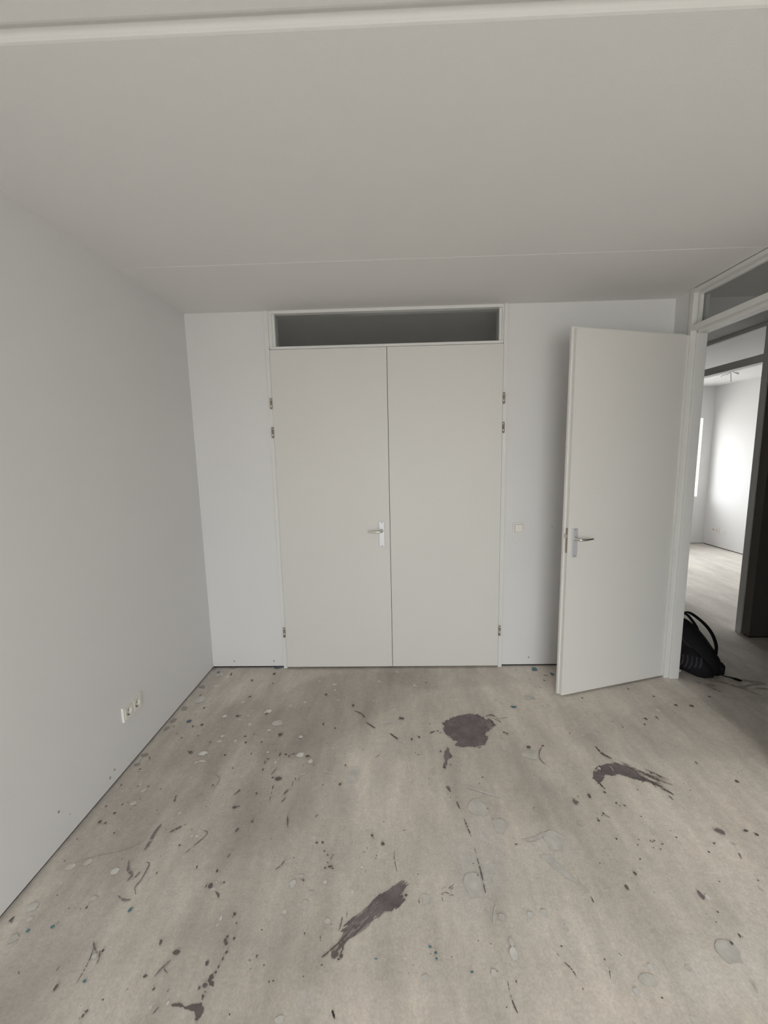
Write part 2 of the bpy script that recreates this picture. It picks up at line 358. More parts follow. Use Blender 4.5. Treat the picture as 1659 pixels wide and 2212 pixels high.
STROKES=[('d',0.0068,[(1.936,-0.616),(2.003,-0.592),(2.038,-0.635)]),('d',0.0046,[(2.01,-0.629),(2.047,-0.662)]),('d',0.0029,[(2.04,-0.629),(2.097,-0.615)]),('d',
 0.0095,[(2.678,-1.15),(2.697,-1.166),(2.714,-1.187)]),('d',0.011,[(2.506,-0.867),(2.514,-0.92),(2.546,-0.959)]),('d',0.0063,[(2.404,-1.12),(2.407,-1.142),(2.415,
 -1.158)]),('d',0.0047,[(1.247,-1.771),(1.23,-1.791),(1.208,-1.811)]),('d',0.0047,[(1.241,-1.766),(1.218,-1.787),(1.191,-1.807)]),('d',0.0047,[(1.236,-1.771),(1.208,
 -1.796),(1.176,-1.82)]),('d',0.0046,[(1.222,-1.79),(1.213,-1.811),(1.2,-1.831)]),('d',0.0046,[(1.233,-1.795),(1.232,-1.806),(1.225,-1.818)]),('d',0.0046,[(1.216,
 -1.788),(1.191,-1.81),(1.162,-1.832)]),('d',0.0047,[(1.243,-1.781),(1.226,-1.799),(1.203,-1.818)]),('d',0.0084,[(1.418,-1.644),(1.437,-1.641),(1.452,-1.635)]),('d',
 0.003,[(2.63,-1.03),(2.663,-1.058),(2.684,-1.08)]),('d',0.0037,[(2.611,-1.069),(2.644,-1.095),(2.664,-1.138)]),('d',0.0046,[(2.634,-1.035),(2.667,-1.063),(2.703,
 -1.1)]),('d',0.0053,[(2.615,-1.074),(2.647,-1.101),(2.7,-1.129)]),('d',0.0029,[(2.637,-1.041),(2.67,-1.069),(2.74,-1.091)]),('d',0.0037,[(2.618,-1.079),(2.65,-1.106),
 (2.658,-1.148)]),('d',0.0046,[(2.64,-1.047),(2.673,-1.074),(2.697,-1.11)]),('d',0.0053,[(2.621,-1.085),(2.653,-1.111),(2.694,-1.14)]),('d',0.0029,[(2.644,-1.052),
 (2.676,-1.079),(2.734,-1.102)]),('d',0.0037,[(2.624,-1.09),(2.656,-1.116),(2.712,-1.158)]),('d',0.0046,[(2.647,-1.058),(2.679,-1.085),(2.691,-1.121)]),('d',0.0053,
 [(2.628,-1.095),(2.66,-1.122),(2.688,-1.15)]),('d',0.0029,[(2.65,-1.063),(2.682,-1.09),(2.727,-1.112)]),('d',0.0038,[(2.673,-1.03),(2.706,-1.058),(2.75,-1.102)]),
 ('d',0.0046,[(2.653,-1.069),(2.685,-1.095),(2.746,-1.131)]),('d',0.0055,[(2.677,-1.035),(2.709,-1.063),(2.725,-1.093)]),('d',0.0035,[(2.588,-0.991),(2.597,-1.007)]),
 ('d',0.0035,[(2.597,-0.993),(2.606,-1.009)]),('d',0.0035,[(2.606,-0.995),(2.615,-1.011)]),('d',0.0034,[(2.605,-1.015),(2.614,-1.03)]),('d',0.0034,[(2.614,-1.016),
 (2.623,-1.032)]),('d',0.0034,[(2.623,-1.018),(2.632,-1.033)]),('d',0.0034,[(2.622,-1.037),(2.631,-1.052)]),('d',0.0034,[(2.631,-1.039),(2.64,-1.054)]),('d',0.0034,
 [(2.639,-1.041),(2.648,-1.056)]),('d',0.0034,[(2.638,-1.059),(2.647,-1.074)]),('d',0.0042,[(2.533,-1.065),(2.546,-1.074)]),('d',0.0041,[(2.546,-1.07),(2.557,-1.08)]),
 ('d',0.0041,[(2.559,-1.074),(2.569,-1.087)]),('d',0.0041,[(2.572,-1.079),(2.581,-1.093)]),('d',0.0041,[(2.584,-1.083),(2.592,-1.099)]),('d',0.0041,[(2.597,-1.088),
 (2.604,-1.105)]),('p',0.011,[(0.367,-1.348),(0.359,-1.393),(0.364,-1.436),(0.362,-1.471)]),('d',0.0068,[(0.475,-1.351),(0.445,-1.374),(0.423,-1.391)]),('d',0.0036,
 [(0.566,-1.381),(0.587,-1.388),(0.589,-1.407),(0.564,-1.446),(0.538,-1.487)]),('p',0.0079,[(0.326,-1.517),(0.348,-1.555),(0.375,-1.572),(0.371,-1.596)]),('p',0.0045,
 [(0.395,-1.52),(0.418,-1.53),(0.422,-1.554),(0.423,-1.596),(0.417,-1.619),(0.437,-1.646)]),('p',0.0059,[(0.391,-1.593),(0.401,-1.56)]),('p',0.0061,[(0.371,-1.649),
 (0.401,-1.663),(0.431,-1.663)]),('d',0.0025,[(0.398,-1.809),(0.409,-1.841),(0.413,-1.877),(0.412,-1.904)]),('p',0.0053,[(0.386,-1.794),(0.402,-1.811),(0.424,-1.826)]),
 ('p',0.0041,[(0.426,-1.818),(0.437,-1.837),(0.442,-1.855)]),('d',0.0025,[(0.325,-1.859),(0.324,-1.874)]),('p',0.0044,[(0.678,-1.842),(0.662,-1.859),(0.649,-1.884)]),
 ('p',0.0038,[(0.66,-1.859),(0.675,-1.869),(0.687,-1.876)]),('d',0.0059,[(0.728,-1.63),(0.745,-1.641),(0.753,-1.654)]),('d',0.0043,[(0.685,-1.619),(0.689,-1.602)]),
 ('d',0.0052,[(0.615,-1.534),(0.619,-1.548)]),('d',0.0053,[(0.728,-1.483),(0.724,-1.503)]),('d',0.0058,[(0.719,-1.369),(0.71,-1.386)]),('d',0.0018,[(0.711,-1.91),
 (0.709,-1.921)]),('d',0.0013,[(0.704,-1.953),(0.693,-1.97)]),('p',0.0036,[(0.199,-1.874),(0.213,-1.883)]),('g',0.0022,[(0.345,-1.422),(0.277,-1.468),(0.194,-1.492),
 (0.114,-1.515)]),('d',0.0023,[(0.33,-1.737),(0.329,-1.746)]),('d',0.0029,[(0.218,-1.734),(0.217,-1.743)]),('d',0.0071,[(1.653,-1.141),(1.663,-1.156),(1.673,-1.179)]),
 ('d',0.0057,[(1.692,-1.228),(1.701,-1.269)]),('d',0.0053,[(1.712,-1.32),(1.719,-1.361),(1.727,-1.403)]),('d',0.0028,[(1.73,-1.456),(1.734,-1.477)]),('d',0.0052,[(1.734,
 -1.498),(1.737,-1.551),(1.738,-1.585)]),('d',0.0036,[(1.738,-1.594),(1.738,-1.63)]),('d',0.0039,[(0.917,-1.302),(0.936,-1.367)]),('k',0.0052,[(1.219,-1.955),(1.23,
 -1.974)]),('d',0.0054,[(0.867,-1.187),(0.885,-1.162)]),('d',0.0063,[(0.709,-1.387),(0.72,-1.368)]),('p',0.0047,[(0.932,-1.55),(0.951,-1.533),(0.963,-1.509)]),('d',
 0.0032,[(1.15,-1.767),(1.154,-1.784)]),('d',0.0029,[(1.49,-1.652),(1.492,-1.666)]),('d',0.002,[(1.403,-1.465),(1.401,-1.5),(1.413,-1.556)]),('d',0.0041,[(1.046,-1.314),
 (1.058,-1.297)]),('d',0.0046,[(0.631,-1.188),(0.651,-1.165)]),('d',0.0044,[(0.87,-1.235),(0.885,-1.209)]),('d',0.0034,[(0.805,-1.142),(0.814,-1.249)]),('p',0.0034,
 [(1.145,-1.515),(1.149,-1.495),(1.157,-1.484)]),('p',0.0039,[(1.211,-1.757),(1.217,-1.734),(1.218,-1.708)]),('p',0.0039,[(1.234,-1.698),(1.235,-1.717)]),('p',0.0036,
 [(1.575,-1.637),(1.589,-1.628),(1.606,-1.634)]),('p',0.0036,[(1.577,-1.659),(1.576,-1.642)]),('p',0.0031,[(1.603,-1.616),(1.627,-1.598)]),('p',0.0025,[(1.577,-1.619),
 (1.597,-1.607)]),('p',0.003,[(1.603,-1.639),(1.621,-1.636)]),('p',0.0025,[(1.611,-1.619),(1.622,-1.61)]),('f',0.0129,[(2.024,-1.37),(2.034,-1.388),(1.986,-1.413),
 (1.936,-1.416)]),('w',0.0086,[(2.503,-1.355),(2.499,-1.381),(2.514,-1.394)]),('f',0.0112,[(2.028,-1.392),(2.047,-1.425),(2.048,-1.48)]),('f',0.0056,[(2.484,-1.871),
 (2.489,-1.882),(2.483,-1.901)]),('f',0.0032,[(2.238,-1.883),(2.236,-1.898)]),('f',0.0073,[(1.763,-1.671),(1.742,-1.729)]),('d',0.0025,[(1.75,-1.882),(1.748,-1.904)]),
 ('d',0.0044,[(1.749,-1.914),(1.752,-1.935),(1.758,-1.955)]),('d',0.0028,[(1.926,-1.81),(1.932,-1.818)]),('d',0.0033,[(1.939,-1.83),(1.956,-1.85),(1.964,-1.868)]),
 ('d',0.0021,[(2.076,-1.844),(2.065,-1.874)]),('d',0.0041,[(2.781,-1.469),(2.771,-1.494)]),('d',0.0026,[(1.97,-1.895),(1.97,-1.901)]),('d',0.0036,[(2.337,-1.291),
 (2.354,-1.313)]),('d',0.0044,[(2.298,-1.311),(2.301,-1.331)]),('d',0.0047,[(2.238,-1.209),(2.238,-1.233)]),('d',0.0023,[(2.125,-1.806),(2.131,-1.816)]),('d',0.0027,
 [(2.047,-1.245),(2.034,-1.27)]),('d',0.0049,[(2.687,-1.193),(2.691,-1.218)]),('d',0.0039,[(2.222,-0.861),(2.191,-0.9),(2.173,-0.942),(2.174,-0.977),(2.189,-0.999)]),
 ('d',0.0097,[(1.607,-0.757),(1.64,-0.739)]),('d',0.0078,[(1.65,-0.73),(1.673,-0.757)]),('d',0.0084,[(1.398,-0.781),(1.422,-0.804)]),('p',0.0033,[(1.659,-1.134),(1.669,
 -1.149),(1.672,-1.172)]),('f',0.0132,[(1.74,-1.141),(1.787,-1.152),(1.83,-1.174),(1.901,-1.201)]),('d',0.0063,[(2.484,-0.142),(2.515,-0.143)]),('d',0.0048,[(1.882,
 -0.873),(1.86,-0.88)]),('d',0.0026,[(2.315,-1.191),(2.322,-1.2)]),('d',0.0075,[(1.141,-0.543),(1.183,-0.565),(1.207,-0.592),(1.219,-0.613)]),('d',0.0071,[(1.224,
 -0.653),(1.26,-0.685),(1.291,-0.714)]),('d',0.0095,[(1.374,-0.754),(1.399,-0.783),(1.422,-0.807)]),('d',0.0053,[(0.825,-0.947),(0.839,-0.926),(0.872,-0.918)]),('d',
 0.0033,[(0.793,-1.013),(0.771,-1.07)]),('d',0.0059,[(0.884,-1.162),(0.869,-1.19)]),('d',0.0038,[(0.803,-1.134),(0.807,-1.162)]),('d',0.0038,[(0.647,-1.16),(0.638,
 -1.178)]),('d',0.0023,[(0.893,-1.108),(0.899,-1.143)]),('d',0.0035,[(1.33,-0.914),(1.316,-0.937),(1.296,-0.949)]),('g',0.0041,[(0.409,-1.045),(0.511,-1.086),(0.511,
 -1.166)]),('d',0.0045,[(0.614,-0.91),(0.621,-0.933)]),('d',0.0043,[(0.708,-0.972),(0.719,-0.997)]),('d',0.0038,[(0.632,-1.185),(0.63,-1.193)]),('d',0.0056,[(0.254,
 -0.899),(0.281,-0.92)]),('w',0.0126,[(0.335,-0.992),(0.357,-0.974),(0.389,-0.977)]),('f',0.0096,[(1.043,-1.045),(1.088,-1.057)]),('d',0.0039,[(0.062,-0.941),(0.078,
 -0.965)]),('f',0.0075,[(0.042,-1.037),(0.095,-1.043)]),('f',0.0111,[(0.007,-1.041),(0.016,-0.967),(-0.0,-0.822)]),('f',0.0095,[(0.007,-0.822),(0.01,-0.656)]),('w',
 0.0043,[(2.507,-1.006),(2.512,-1.025),(2.509,-1.044)]),('g',0.0225,[(3.547,-0.254),(3.551,-0.306),(3.578,-0.356)]),('g',0.0127,[(3.74,-0.282),(3.766,-0.342),(3.8,
 -0.399)]),('g',0.0144,[(3.607,-0.219),(3.683,-0.247),(3.743,-0.291),(3.867,-0.266)]),('g',0.0201,[(3.498,-0.236),(3.523,-0.254)]),('g',0.0181,[(3.778,-0.212),(3.867,
 -0.222),(3.945,-0.276)]),('g',0.0115,[(3.831,-0.309),(3.909,-0.321)])]
DOTS=[('d',2.4,-1.175,0.0067,0.0064),('d',1.206,-1.82,0.012,0.0117),('d',1.229,-1.824,0.0054,0.0063),('d',1.222,-1.833,0.0043,0.0027),('d',0.817,-1.903,0.0078,0.0057),
 ('d',0.803,-1.909,0.0039,0.0041),('d',0.826,-1.918,0.0029,0.0018),('d',0.824,-1.929,0.0029,0.0047),('d',0.825,-1.935,0.0024,0.0015),('d',0.829,-1.978,0.0064,0.0044),
 ('d',0.835,-1.774,0.0048,0.0029),('d',0.831,-1.785,0.0042,0.0058),('d',0.84,-1.794,0.0053,0.0057),('d',0.85,-1.818,0.0041,0.0046),('d',0.845,-1.836,0.0031,0.0053),
 ('d',0.841,-1.857,0.003,0.0043),('d',0.837,-1.871,0.004,0.0034),('d',0.86,-1.778,0.0037,0.0025),('d',0.685,-1.821,0.0125,0.0067),('d',0.617,-1.794,0.0048,0.0071),
 ('d',0.618,-1.883,0.0065,0.0045),('d',0.799,-1.847,0.0051,0.0071),('d',0.664,-1.913,0.0039,0.0043),('d',0.499,-1.45,0.0047,0.0041),('d',0.494,-1.966,0.0037,0.0042),
 ('d',0.49,-1.976,0.0037,0.0042),('d',0.356,-1.914,0.0049,0.0077),('d',0.702,-1.611,0.0084,0.0099),('d',0.524,-1.94,0.0029,0.003),('d',0.283,-1.69,0.004,0.0051),('d',
 0.219,-1.693,0.0023,0.002),('d',0.263,-1.694,0.0023,0.0019),('d',0.14,-1.649,0.003,0.0026),('d',0.041,-1.73,0.0051,0.0094),('d',0.436,-1.818,0.0042,0.0047),('d',
 0.469,-1.565,0.0031,0.0056),('d',0.704,-1.555,0.0037,0.0066),('d',0.831,-1.704,0.0045,0.0037),('d',0.851,-1.734,0.0022,0.0036),('d',0.935,-1.839,0.003,0.0019),('d',
 0.921,-1.968,0.0023,0.0029),('d',0.954,-1.827,0.0031,0.0035),('d',0.75,-1.598,0.0042,0.0033),('t',0.449,-1.696,0.0069,0.0084),('t',0.208,-1.752,0.0066,0.0056),('t',
 0.133,-1.765,0.0072,0.0056),('t',0.435,-1.898,0.0059,0.0047),('w',0.296,-1.558,0.0163,0.0147),('w',0.789,-1.72,0.0044,0.0074),('w',0.416,-1.833,0.0093,0.0073),('w',
 0.551,-1.407,0.0068,0.006),('w',0.725,-1.944,0.0038,0.0056),('w',0.679,-1.955,0.0023,0.0056),('f',0.078,-1.689,0.0197,0.0166),('f',0.285,-1.658,0.0129,0.0093),('f',
 0.105,-1.541,0.0166,0.0143),('f',0.1,-1.786,0.0163,0.0124),('f',0.104,-1.727,0.0113,0.0092),('d',1.307,-1.402,0.0057,0.0062),('d',1.354,-1.438,0.0077,0.0074),('d',
 1.29,-1.458,0.0028,0.0022),('d',1.28,-1.476,0.0027,0.0021),('d',1.33,-1.49,0.0027,0.0021),('d',1.327,-1.502,0.0027,0.0021),('d',1.1,-1.434,0.0057,0.0045),('d',1.076,
 -1.436,0.0056,0.0045),('d',1.114,-1.472,0.0041,0.0029),('d',1.131,-1.489,0.0041,0.0028),('d',1.443,-1.377,0.0043,0.0024),('d',1.118,-1.878,0.0026,0.0025),('d',1.026,
 -1.89,0.0036,0.0025),('d',1.014,-1.892,0.0026,0.0034),('d',0.985,-1.851,0.0027,0.0027),('d',1.096,-1.763,0.0029,0.0035),('d',0.946,-1.754,0.0035,0.0023),('d',0.659,
 -1.263,0.0118,0.0078),('d',1.053,-1.588,0.0045,0.0032),('d',0.86,-1.78,0.004,0.0031),('d',0.834,-1.707,0.0054,0.0057),('d',0.851,-1.736,0.0024,0.0033),('d',1.17,
 -1.849,0.0043,0.0026),('d',1.461,-1.846,0.0021,0.0013),('d',1.586,-1.823,0.0022,0.0013),('d',1.52,-1.816,0.0022,0.0013),('d',1.355,-1.337,0.003,0.0025),('d',0.736,
 -1.185,0.0049,0.0047),('d',0.768,-1.337,0.0053,0.0044),('d',1.392,-1.357,0.0022,0.0018),('d',1.148,-1.535,0.0093,0.004),('d',1.129,-1.54,0.0046,0.0035),('d',1.159,
 -1.543,0.004,0.003),('d',1.135,-1.519,0.0034,0.0026),('t',1.519,-1.797,0.005,0.0042),('t',1.537,-1.813,0.0049,0.0041),('t',1.537,-1.828,0.0043,0.0035),('t',1.646,
 -1.861,0.0042,0.003),('t',1.493,-1.563,0.0032,0.0024),('t',0.934,-1.839,0.0027,0.0017),('t',0.945,-1.861,0.0027,0.0017),('t',1.342,-1.831,0.0054,0.0022),('w',1.017,
 -1.6,0.0115,0.0138),('w',1.366,-1.481,0.0055,0.0056),('w',1.245,-1.629,0.0056,0.0064),('w',1.138,-1.594,0.0058,0.0074),('w',1.273,-1.536,0.0046,0.0046),('w',1.866,
 -1.292,0.0045,0.004),('f',1.519,-1.648,0.0171,0.0182),('f',1.094,-1.632,0.01,0.0071),('f',1.499,-1.877,0.0104,0.0106),('f',1.777,-1.709,0.0105,0.0072),('f',1.713,
 -1.864,0.0104,0.0064),('f',1.01,-1.697,0.0072,0.0078),('f',1.077,-1.669,0.0134,0.0148),('f',1.291,-1.385,0.0181,0.0063),('f',1.071,-1.975,0.0136,0.0087),('w',1.927,
 -1.693,0.0103,0.0111),('w',1.879,-1.698,0.0109,0.0085),('w',1.859,-1.672,0.0072,0.0052),('w',1.849,-1.703,0.0032,0.0023),('w',1.787,-1.812,0.0148,0.0184),('w',2.204,
 -1.842,0.0074,0.0082),('w',2.127,-1.903,0.0076,0.0108),('w',2.534,-1.635,0.0079,0.0101),('w',2.396,-1.757,0.0097,0.0052),('w',2.553,-1.583,0.0041,0.0037),('w',1.926,
 -1.579,0.0042,0.0032),('w',2.676,-1.321,0.004,0.0041),('w',2.25,-1.961,0.0062,0.0066),('w',2.036,-1.789,0.0024,0.005),('f',1.778,-1.706,0.0128,0.0118),('f',1.986,
 -1.738,0.0075,0.0118),('f',2.319,-1.844,0.0102,0.009),('f',1.713,-1.862,0.0103,0.0084),('f',1.79,-1.782,0.0073,0.0139),('f',2.07,-1.425,0.0417,0.0436),('f',2.181,
 -1.873,0.0279,0.0156),('f',1.784,-1.256,0.042,0.0402),('f',1.861,-1.349,0.0319,0.0367),('f',1.702,-1.596,0.0345,0.0473),('f',2.481,-1.8,0.035,0.0315),('p',2.239,
 -1.231,0.0126,0.012),('p',2.779,-1.374,0.0199,0.0097),('p',2.784,-1.382,0.0107,0.0096),('p',2.763,-1.371,0.0046,0.0054),('p',2.515,-1.63,0.0086,0.0139),('d',2.506,
 -1.776,0.0053,0.0052),('d',2.549,-1.755,0.0036,0.0061),('d',2.889,-1.372,0.0099,0.0055),('d',2.92,-1.389,0.006,0.0066),('d',2.329,-1.412,0.0038,0.0047),('d',2.479,
 -1.419,0.0038,0.0036),('d',2.463,-1.421,0.0038,0.0036),('d',2.503,-1.434,0.0037,0.0036),('d',2.418,-1.415,0.003,0.0028),('d',2.4,-1.439,0.003,0.0028),('d',2.457,
 -1.45,0.003,0.0028),('d',2.482,-1.456,0.0029,0.0028),('d',2.665,-1.467,0.0044,0.0038),('d',2.713,-1.431,0.0044,0.0045),('d',2.376,-1.497,0.0043,0.0034),('d',2.323,
 -1.554,0.0056,0.0072),('d',2.263,-1.605,0.0054,0.0104),('d',1.775,-1.883,0.0022,0.0041),('d',1.949,-1.791,0.0042,0.0022),('d',1.681,-1.778,0.0024,0.0016),('d',1.724,
 -1.859,0.0023,0.0014),('d',2.117,-1.65,0.0026,0.0082),('d',1.906,-1.438,0.0045,0.0033),('d',2.193,-1.916,0.0032,0.0022),('d',2.618,-1.582,0.0027,0.0025),('d',2.532,
 -1.685,0.0038,0.0033),('d',2.502,-1.716,0.0025,0.0021),('d',1.72,-1.787,0.0024,0.0016),('d',2.579,-1.404,0.0038,0.0037),('d',2.493,-1.306,0.0032,0.0032),('d',2.422,
 -1.236,0.0042,0.0042),('d',2.453,-1.249,0.005,0.0045),('t',1.643,-1.862,0.0052,0.0033),('d',2.221,-0.863,0.0082,0.0062),('d',2.14,-0.872,0.0109,0.0092),('d',1.501,
 -0.809,0.0057,0.0124),('d',1.545,-0.792,0.0072,0.0063),('d',1.447,-0.623,0.017,0.0072),('d',1.626,-0.229,0.0053,0.008),('d',1.704,-0.941,0.008,0.0083),('d',1.661,
 -1.019,0.0078,0.0086),('d',1.654,-0.904,0.0041,0.0076),('d',1.529,-0.93,0.0041,0.0042),('d',1.541,-0.932,0.0027,0.0028),('d',1.616,-0.676,0.0038,0.0043),('d',2.009,
 -0.803,0.0028,0.0032),('d',1.843,-1.085,0.005,0.0041),('d',1.82,-1.124,0.0031,0.0029),('d',1.695,-1.003,0.0039,0.0039),('d',2.038,-0.751,0.0087,0.0044),('d',2.053,
 -0.762,0.0072,0.0055),('d',2.408,-0.762,0.0029,0.0035),('d',2.636,-0.423,0.0049,0.0061),('d',2.465,-0.208,0.0053,0.0077),('d',1.772,-0.411,0.0033,0.0043),('d',2.366,
 -0.199,0.0035,0.0051),('t',2.446,-0.055,0.0222,0.0226),('t',2.552,-0.123,0.0144,0.0182),('t',2.165,-0.511,0.019,0.0108),('f',2.306,-1.003,0.0141,0.0167),('f',2.137,
 -0.932,0.0466,0.0386),('f',2.293,-0.41,0.0328,0.0265),('d',0.733,-0.766,0.0132,0.0137),('d',0.778,-0.928,0.0046,0.0151),('d',0.81,-0.926,0.0084,0.0065),('d',0.816,
 -1.095,0.0156,0.012),('d',0.735,-1.185,0.0054,0.0052),('d',0.555,-0.833,0.0072,0.0072),('d',0.477,-0.931,0.0062,0.0056),('d',0.556,-1.026,0.0044,0.0046),('d',0.348,
 -0.829,0.0057,0.005),('d',0.421,-0.387,0.0086,0.0085),('d',0.503,-0.094,0.0127,0.0102),('d',1.135,-0.488,0.0082,0.0104),('d',1.145,-1.004,0.0037,0.0068),('d',1.45,
 -0.625,0.0154,0.0067),('d',0.594,-0.571,0.0071,0.0073),('d',0.58,-0.763,0.0041,0.0048),('d',0.532,-0.781,0.0074,0.005),('d',0.718,-1.035,0.0044,0.0089),('d',0.723,
 -0.96,0.0076,0.0042),('d',0.93,-0.94,0.0106,0.0084),('d',1.049,-0.713,0.005,0.0088),('d',0.644,-0.828,0.0048,0.0054),('d',0.501,-1.135,0.0049,0.0047),('d',0.228,
 -0.677,0.0086,0.0086),('d',0.18,-0.693,0.006,0.0086),('d',0.252,-0.776,0.0041,0.005),('d',0.903,-1.095,0.0028,0.0073),('d',1.233,-0.89,0.0031,0.0032),('d',0.071,
 -0.368,0.0058,0.0073),('d',0.416,-0.595,0.0124,0.0089),('d',0.972,-0.675,0.0051,0.0131),('d',0.163,-0.511,0.0055,0.0073),('d',0.937,-0.367,0.0086,0.0099),('d',0.365,
 -0.184,0.0082,0.0098),('d',0.177,-0.1,0.0064,0.0169),('d',0.533,-0.23,0.0071,0.0075),('d',0.746,-0.897,0.0031,0.0033),('d',1.133,-1.129,0.0069,0.0069),('w',0.889,
 -0.927,0.0184,0.0192),('w',0.769,-0.982,0.0067,0.0114),('w',0.953,-0.975,0.0127,0.0132),('w',0.598,-0.55,0.0216,0.0209),('w',0.861,-0.785,0.013,0.0109),('w',0.165,
 -0.135,0.0126,0.0145),('w',0.348,-0.915,0.0273,0.0175),('w',0.335,-0.595,0.0142,0.0135),('w',0.705,-0.908,0.0062,0.0067),('w',0.399,-0.777,0.0149,0.0103),('w',0.977,
 -0.245,0.0159,0.0107),('f',0.691,-0.663,0.0344,0.0271),('f',1.36,-0.656,0.0255,0.0156),('f',0.931,-1.063,0.0144,0.0075),('f',0.094,-0.416,0.0383,0.0351),('f',1.189,
 -1.067,0.0356,0.0549),('t',0.131,-0.644,0.0123,0.0149),('t',0.069,-0.071,0.0108,0.0131),('b',0.5,-0.009,0.0261,0.0151),('b',0.519,0.001,0.0175,0.0108),('g',0.155,
 -0.003,0.022,0.0135),('g',0.031,-0.262,0.0243,0.0176),('g',0.012,-0.014,0.0154,0.0182),('g',0.029,-0.928,0.0197,0.0145),('g',0.03,-0.999,0.014,0.0118),('g',0.034,
 -0.51,0.0202,0.0196),('g',0.028,-0.634,0.0163,0.0206),('g',0.026,-0.71,0.0144,0.0219),('b',0.131,-0.645,0.0133,0.0125),('d',0.049,-1.261,0.0039,0.0063),('d',0.119,
 -1.25,0.0034,0.0062),('d',0.114,-1.296,0.0055,0.006),('d',0.108,-1.348,0.0043,0.0072),('d',0.077,-1.342,0.0075,0.0073),('d',0.178,-1.143,0.0059,0.0034),('d',0.356,
 -1.226,0.0045,0.0075),('d',0.139,-1.238,0.0028,0.0029),('d',0.183,-1.253,0.0028,0.0029),('d',0.251,-1.161,0.0035,0.0037),('d',0.274,-0.91,0.0092,0.01),('d',0.163,
 -0.793,0.0049,0.0059),('d',0.116,-0.757,0.0035,0.0043),('d',0.064,-0.694,0.0043,0.0055),('d',0.037,-1.136,0.0036,0.0088),('d',0.19,-1.088,0.0024,0.0026),('d',0.181,
 -1.396,0.0041,0.004),('d',0.04,-1.426,0.0031,0.0031),('d',0.067,-1.033,0.0031,0.0076),('d',0.177,-1.278,0.0028,0.0028),('d',0.351,-1.206,0.0029,0.0092),('d',3.183,
 -0.502,0.0105,0.0106),('d',2.989,-0.622,0.0076,0.0063),('d',3.067,-1.109,0.0095,0.0089),('d',3.106,-0.406,0.0073,0.0074),('d',2.989,-0.32,0.0057,0.0086),('d',2.71,
 -0.66,0.0033,0.0044),('d',2.738,-0.709,0.0025,0.0128),('d',2.936,-0.868,0.0023,0.0029),('d',2.917,-0.636,0.0075,0.0093),('d',2.88,-0.684,0.0049,0.0067),('d',3.275,
 -0.509,0.014,0.0107),('d',3.458,-0.412,0.009,0.0078),('d',2.411,-0.763,0.0032,0.0039),('d',2.561,-1.161,0.0033,0.0036),('d',2.421,-1.236,0.0039,0.0035),('d',2.43,
 -1.25,0.0032,0.0032),('d',2.335,-1.292,0.005,0.0049),('d',2.296,-1.327,0.0049,0.0047),('d',2.263,-1.2,0.0033,0.0033),('d',2.318,-1.196,0.0066,0.0124),('d',2.328,
 -1.411,0.0035,0.0032),('d',2.688,-1.058,0.007,0.0054),('d',2.96,-0.989,0.0029,0.0108),('d',2.634,-0.421,0.0055,0.0069),('d',2.919,-1.391,0.0047,0.0051),('w',3.041,
 -0.552,0.0121,0.0133),('w',2.309,-1.006,0.0094,0.0116),('w',2.985,-0.685,0.0057,0.0091),('w',2.58,-1.179,0.002,0.0085),('w',3.191,-1.106,0.0034,0.0043),('w',3.111,
 -0.895,0.0105,0.0066),('f',3.102,-0.455,0.0161,0.0179),('f',2.479,-0.773,0.0112,0.0117),('f',2.96,-0.514,0.0105,0.0084),('g',3.764,-0.3,0.0374,0.0219),('g',3.901,
 -0.249,0.0474,0.023),('g',3.571,-0.281,0.0283,0.0215)]
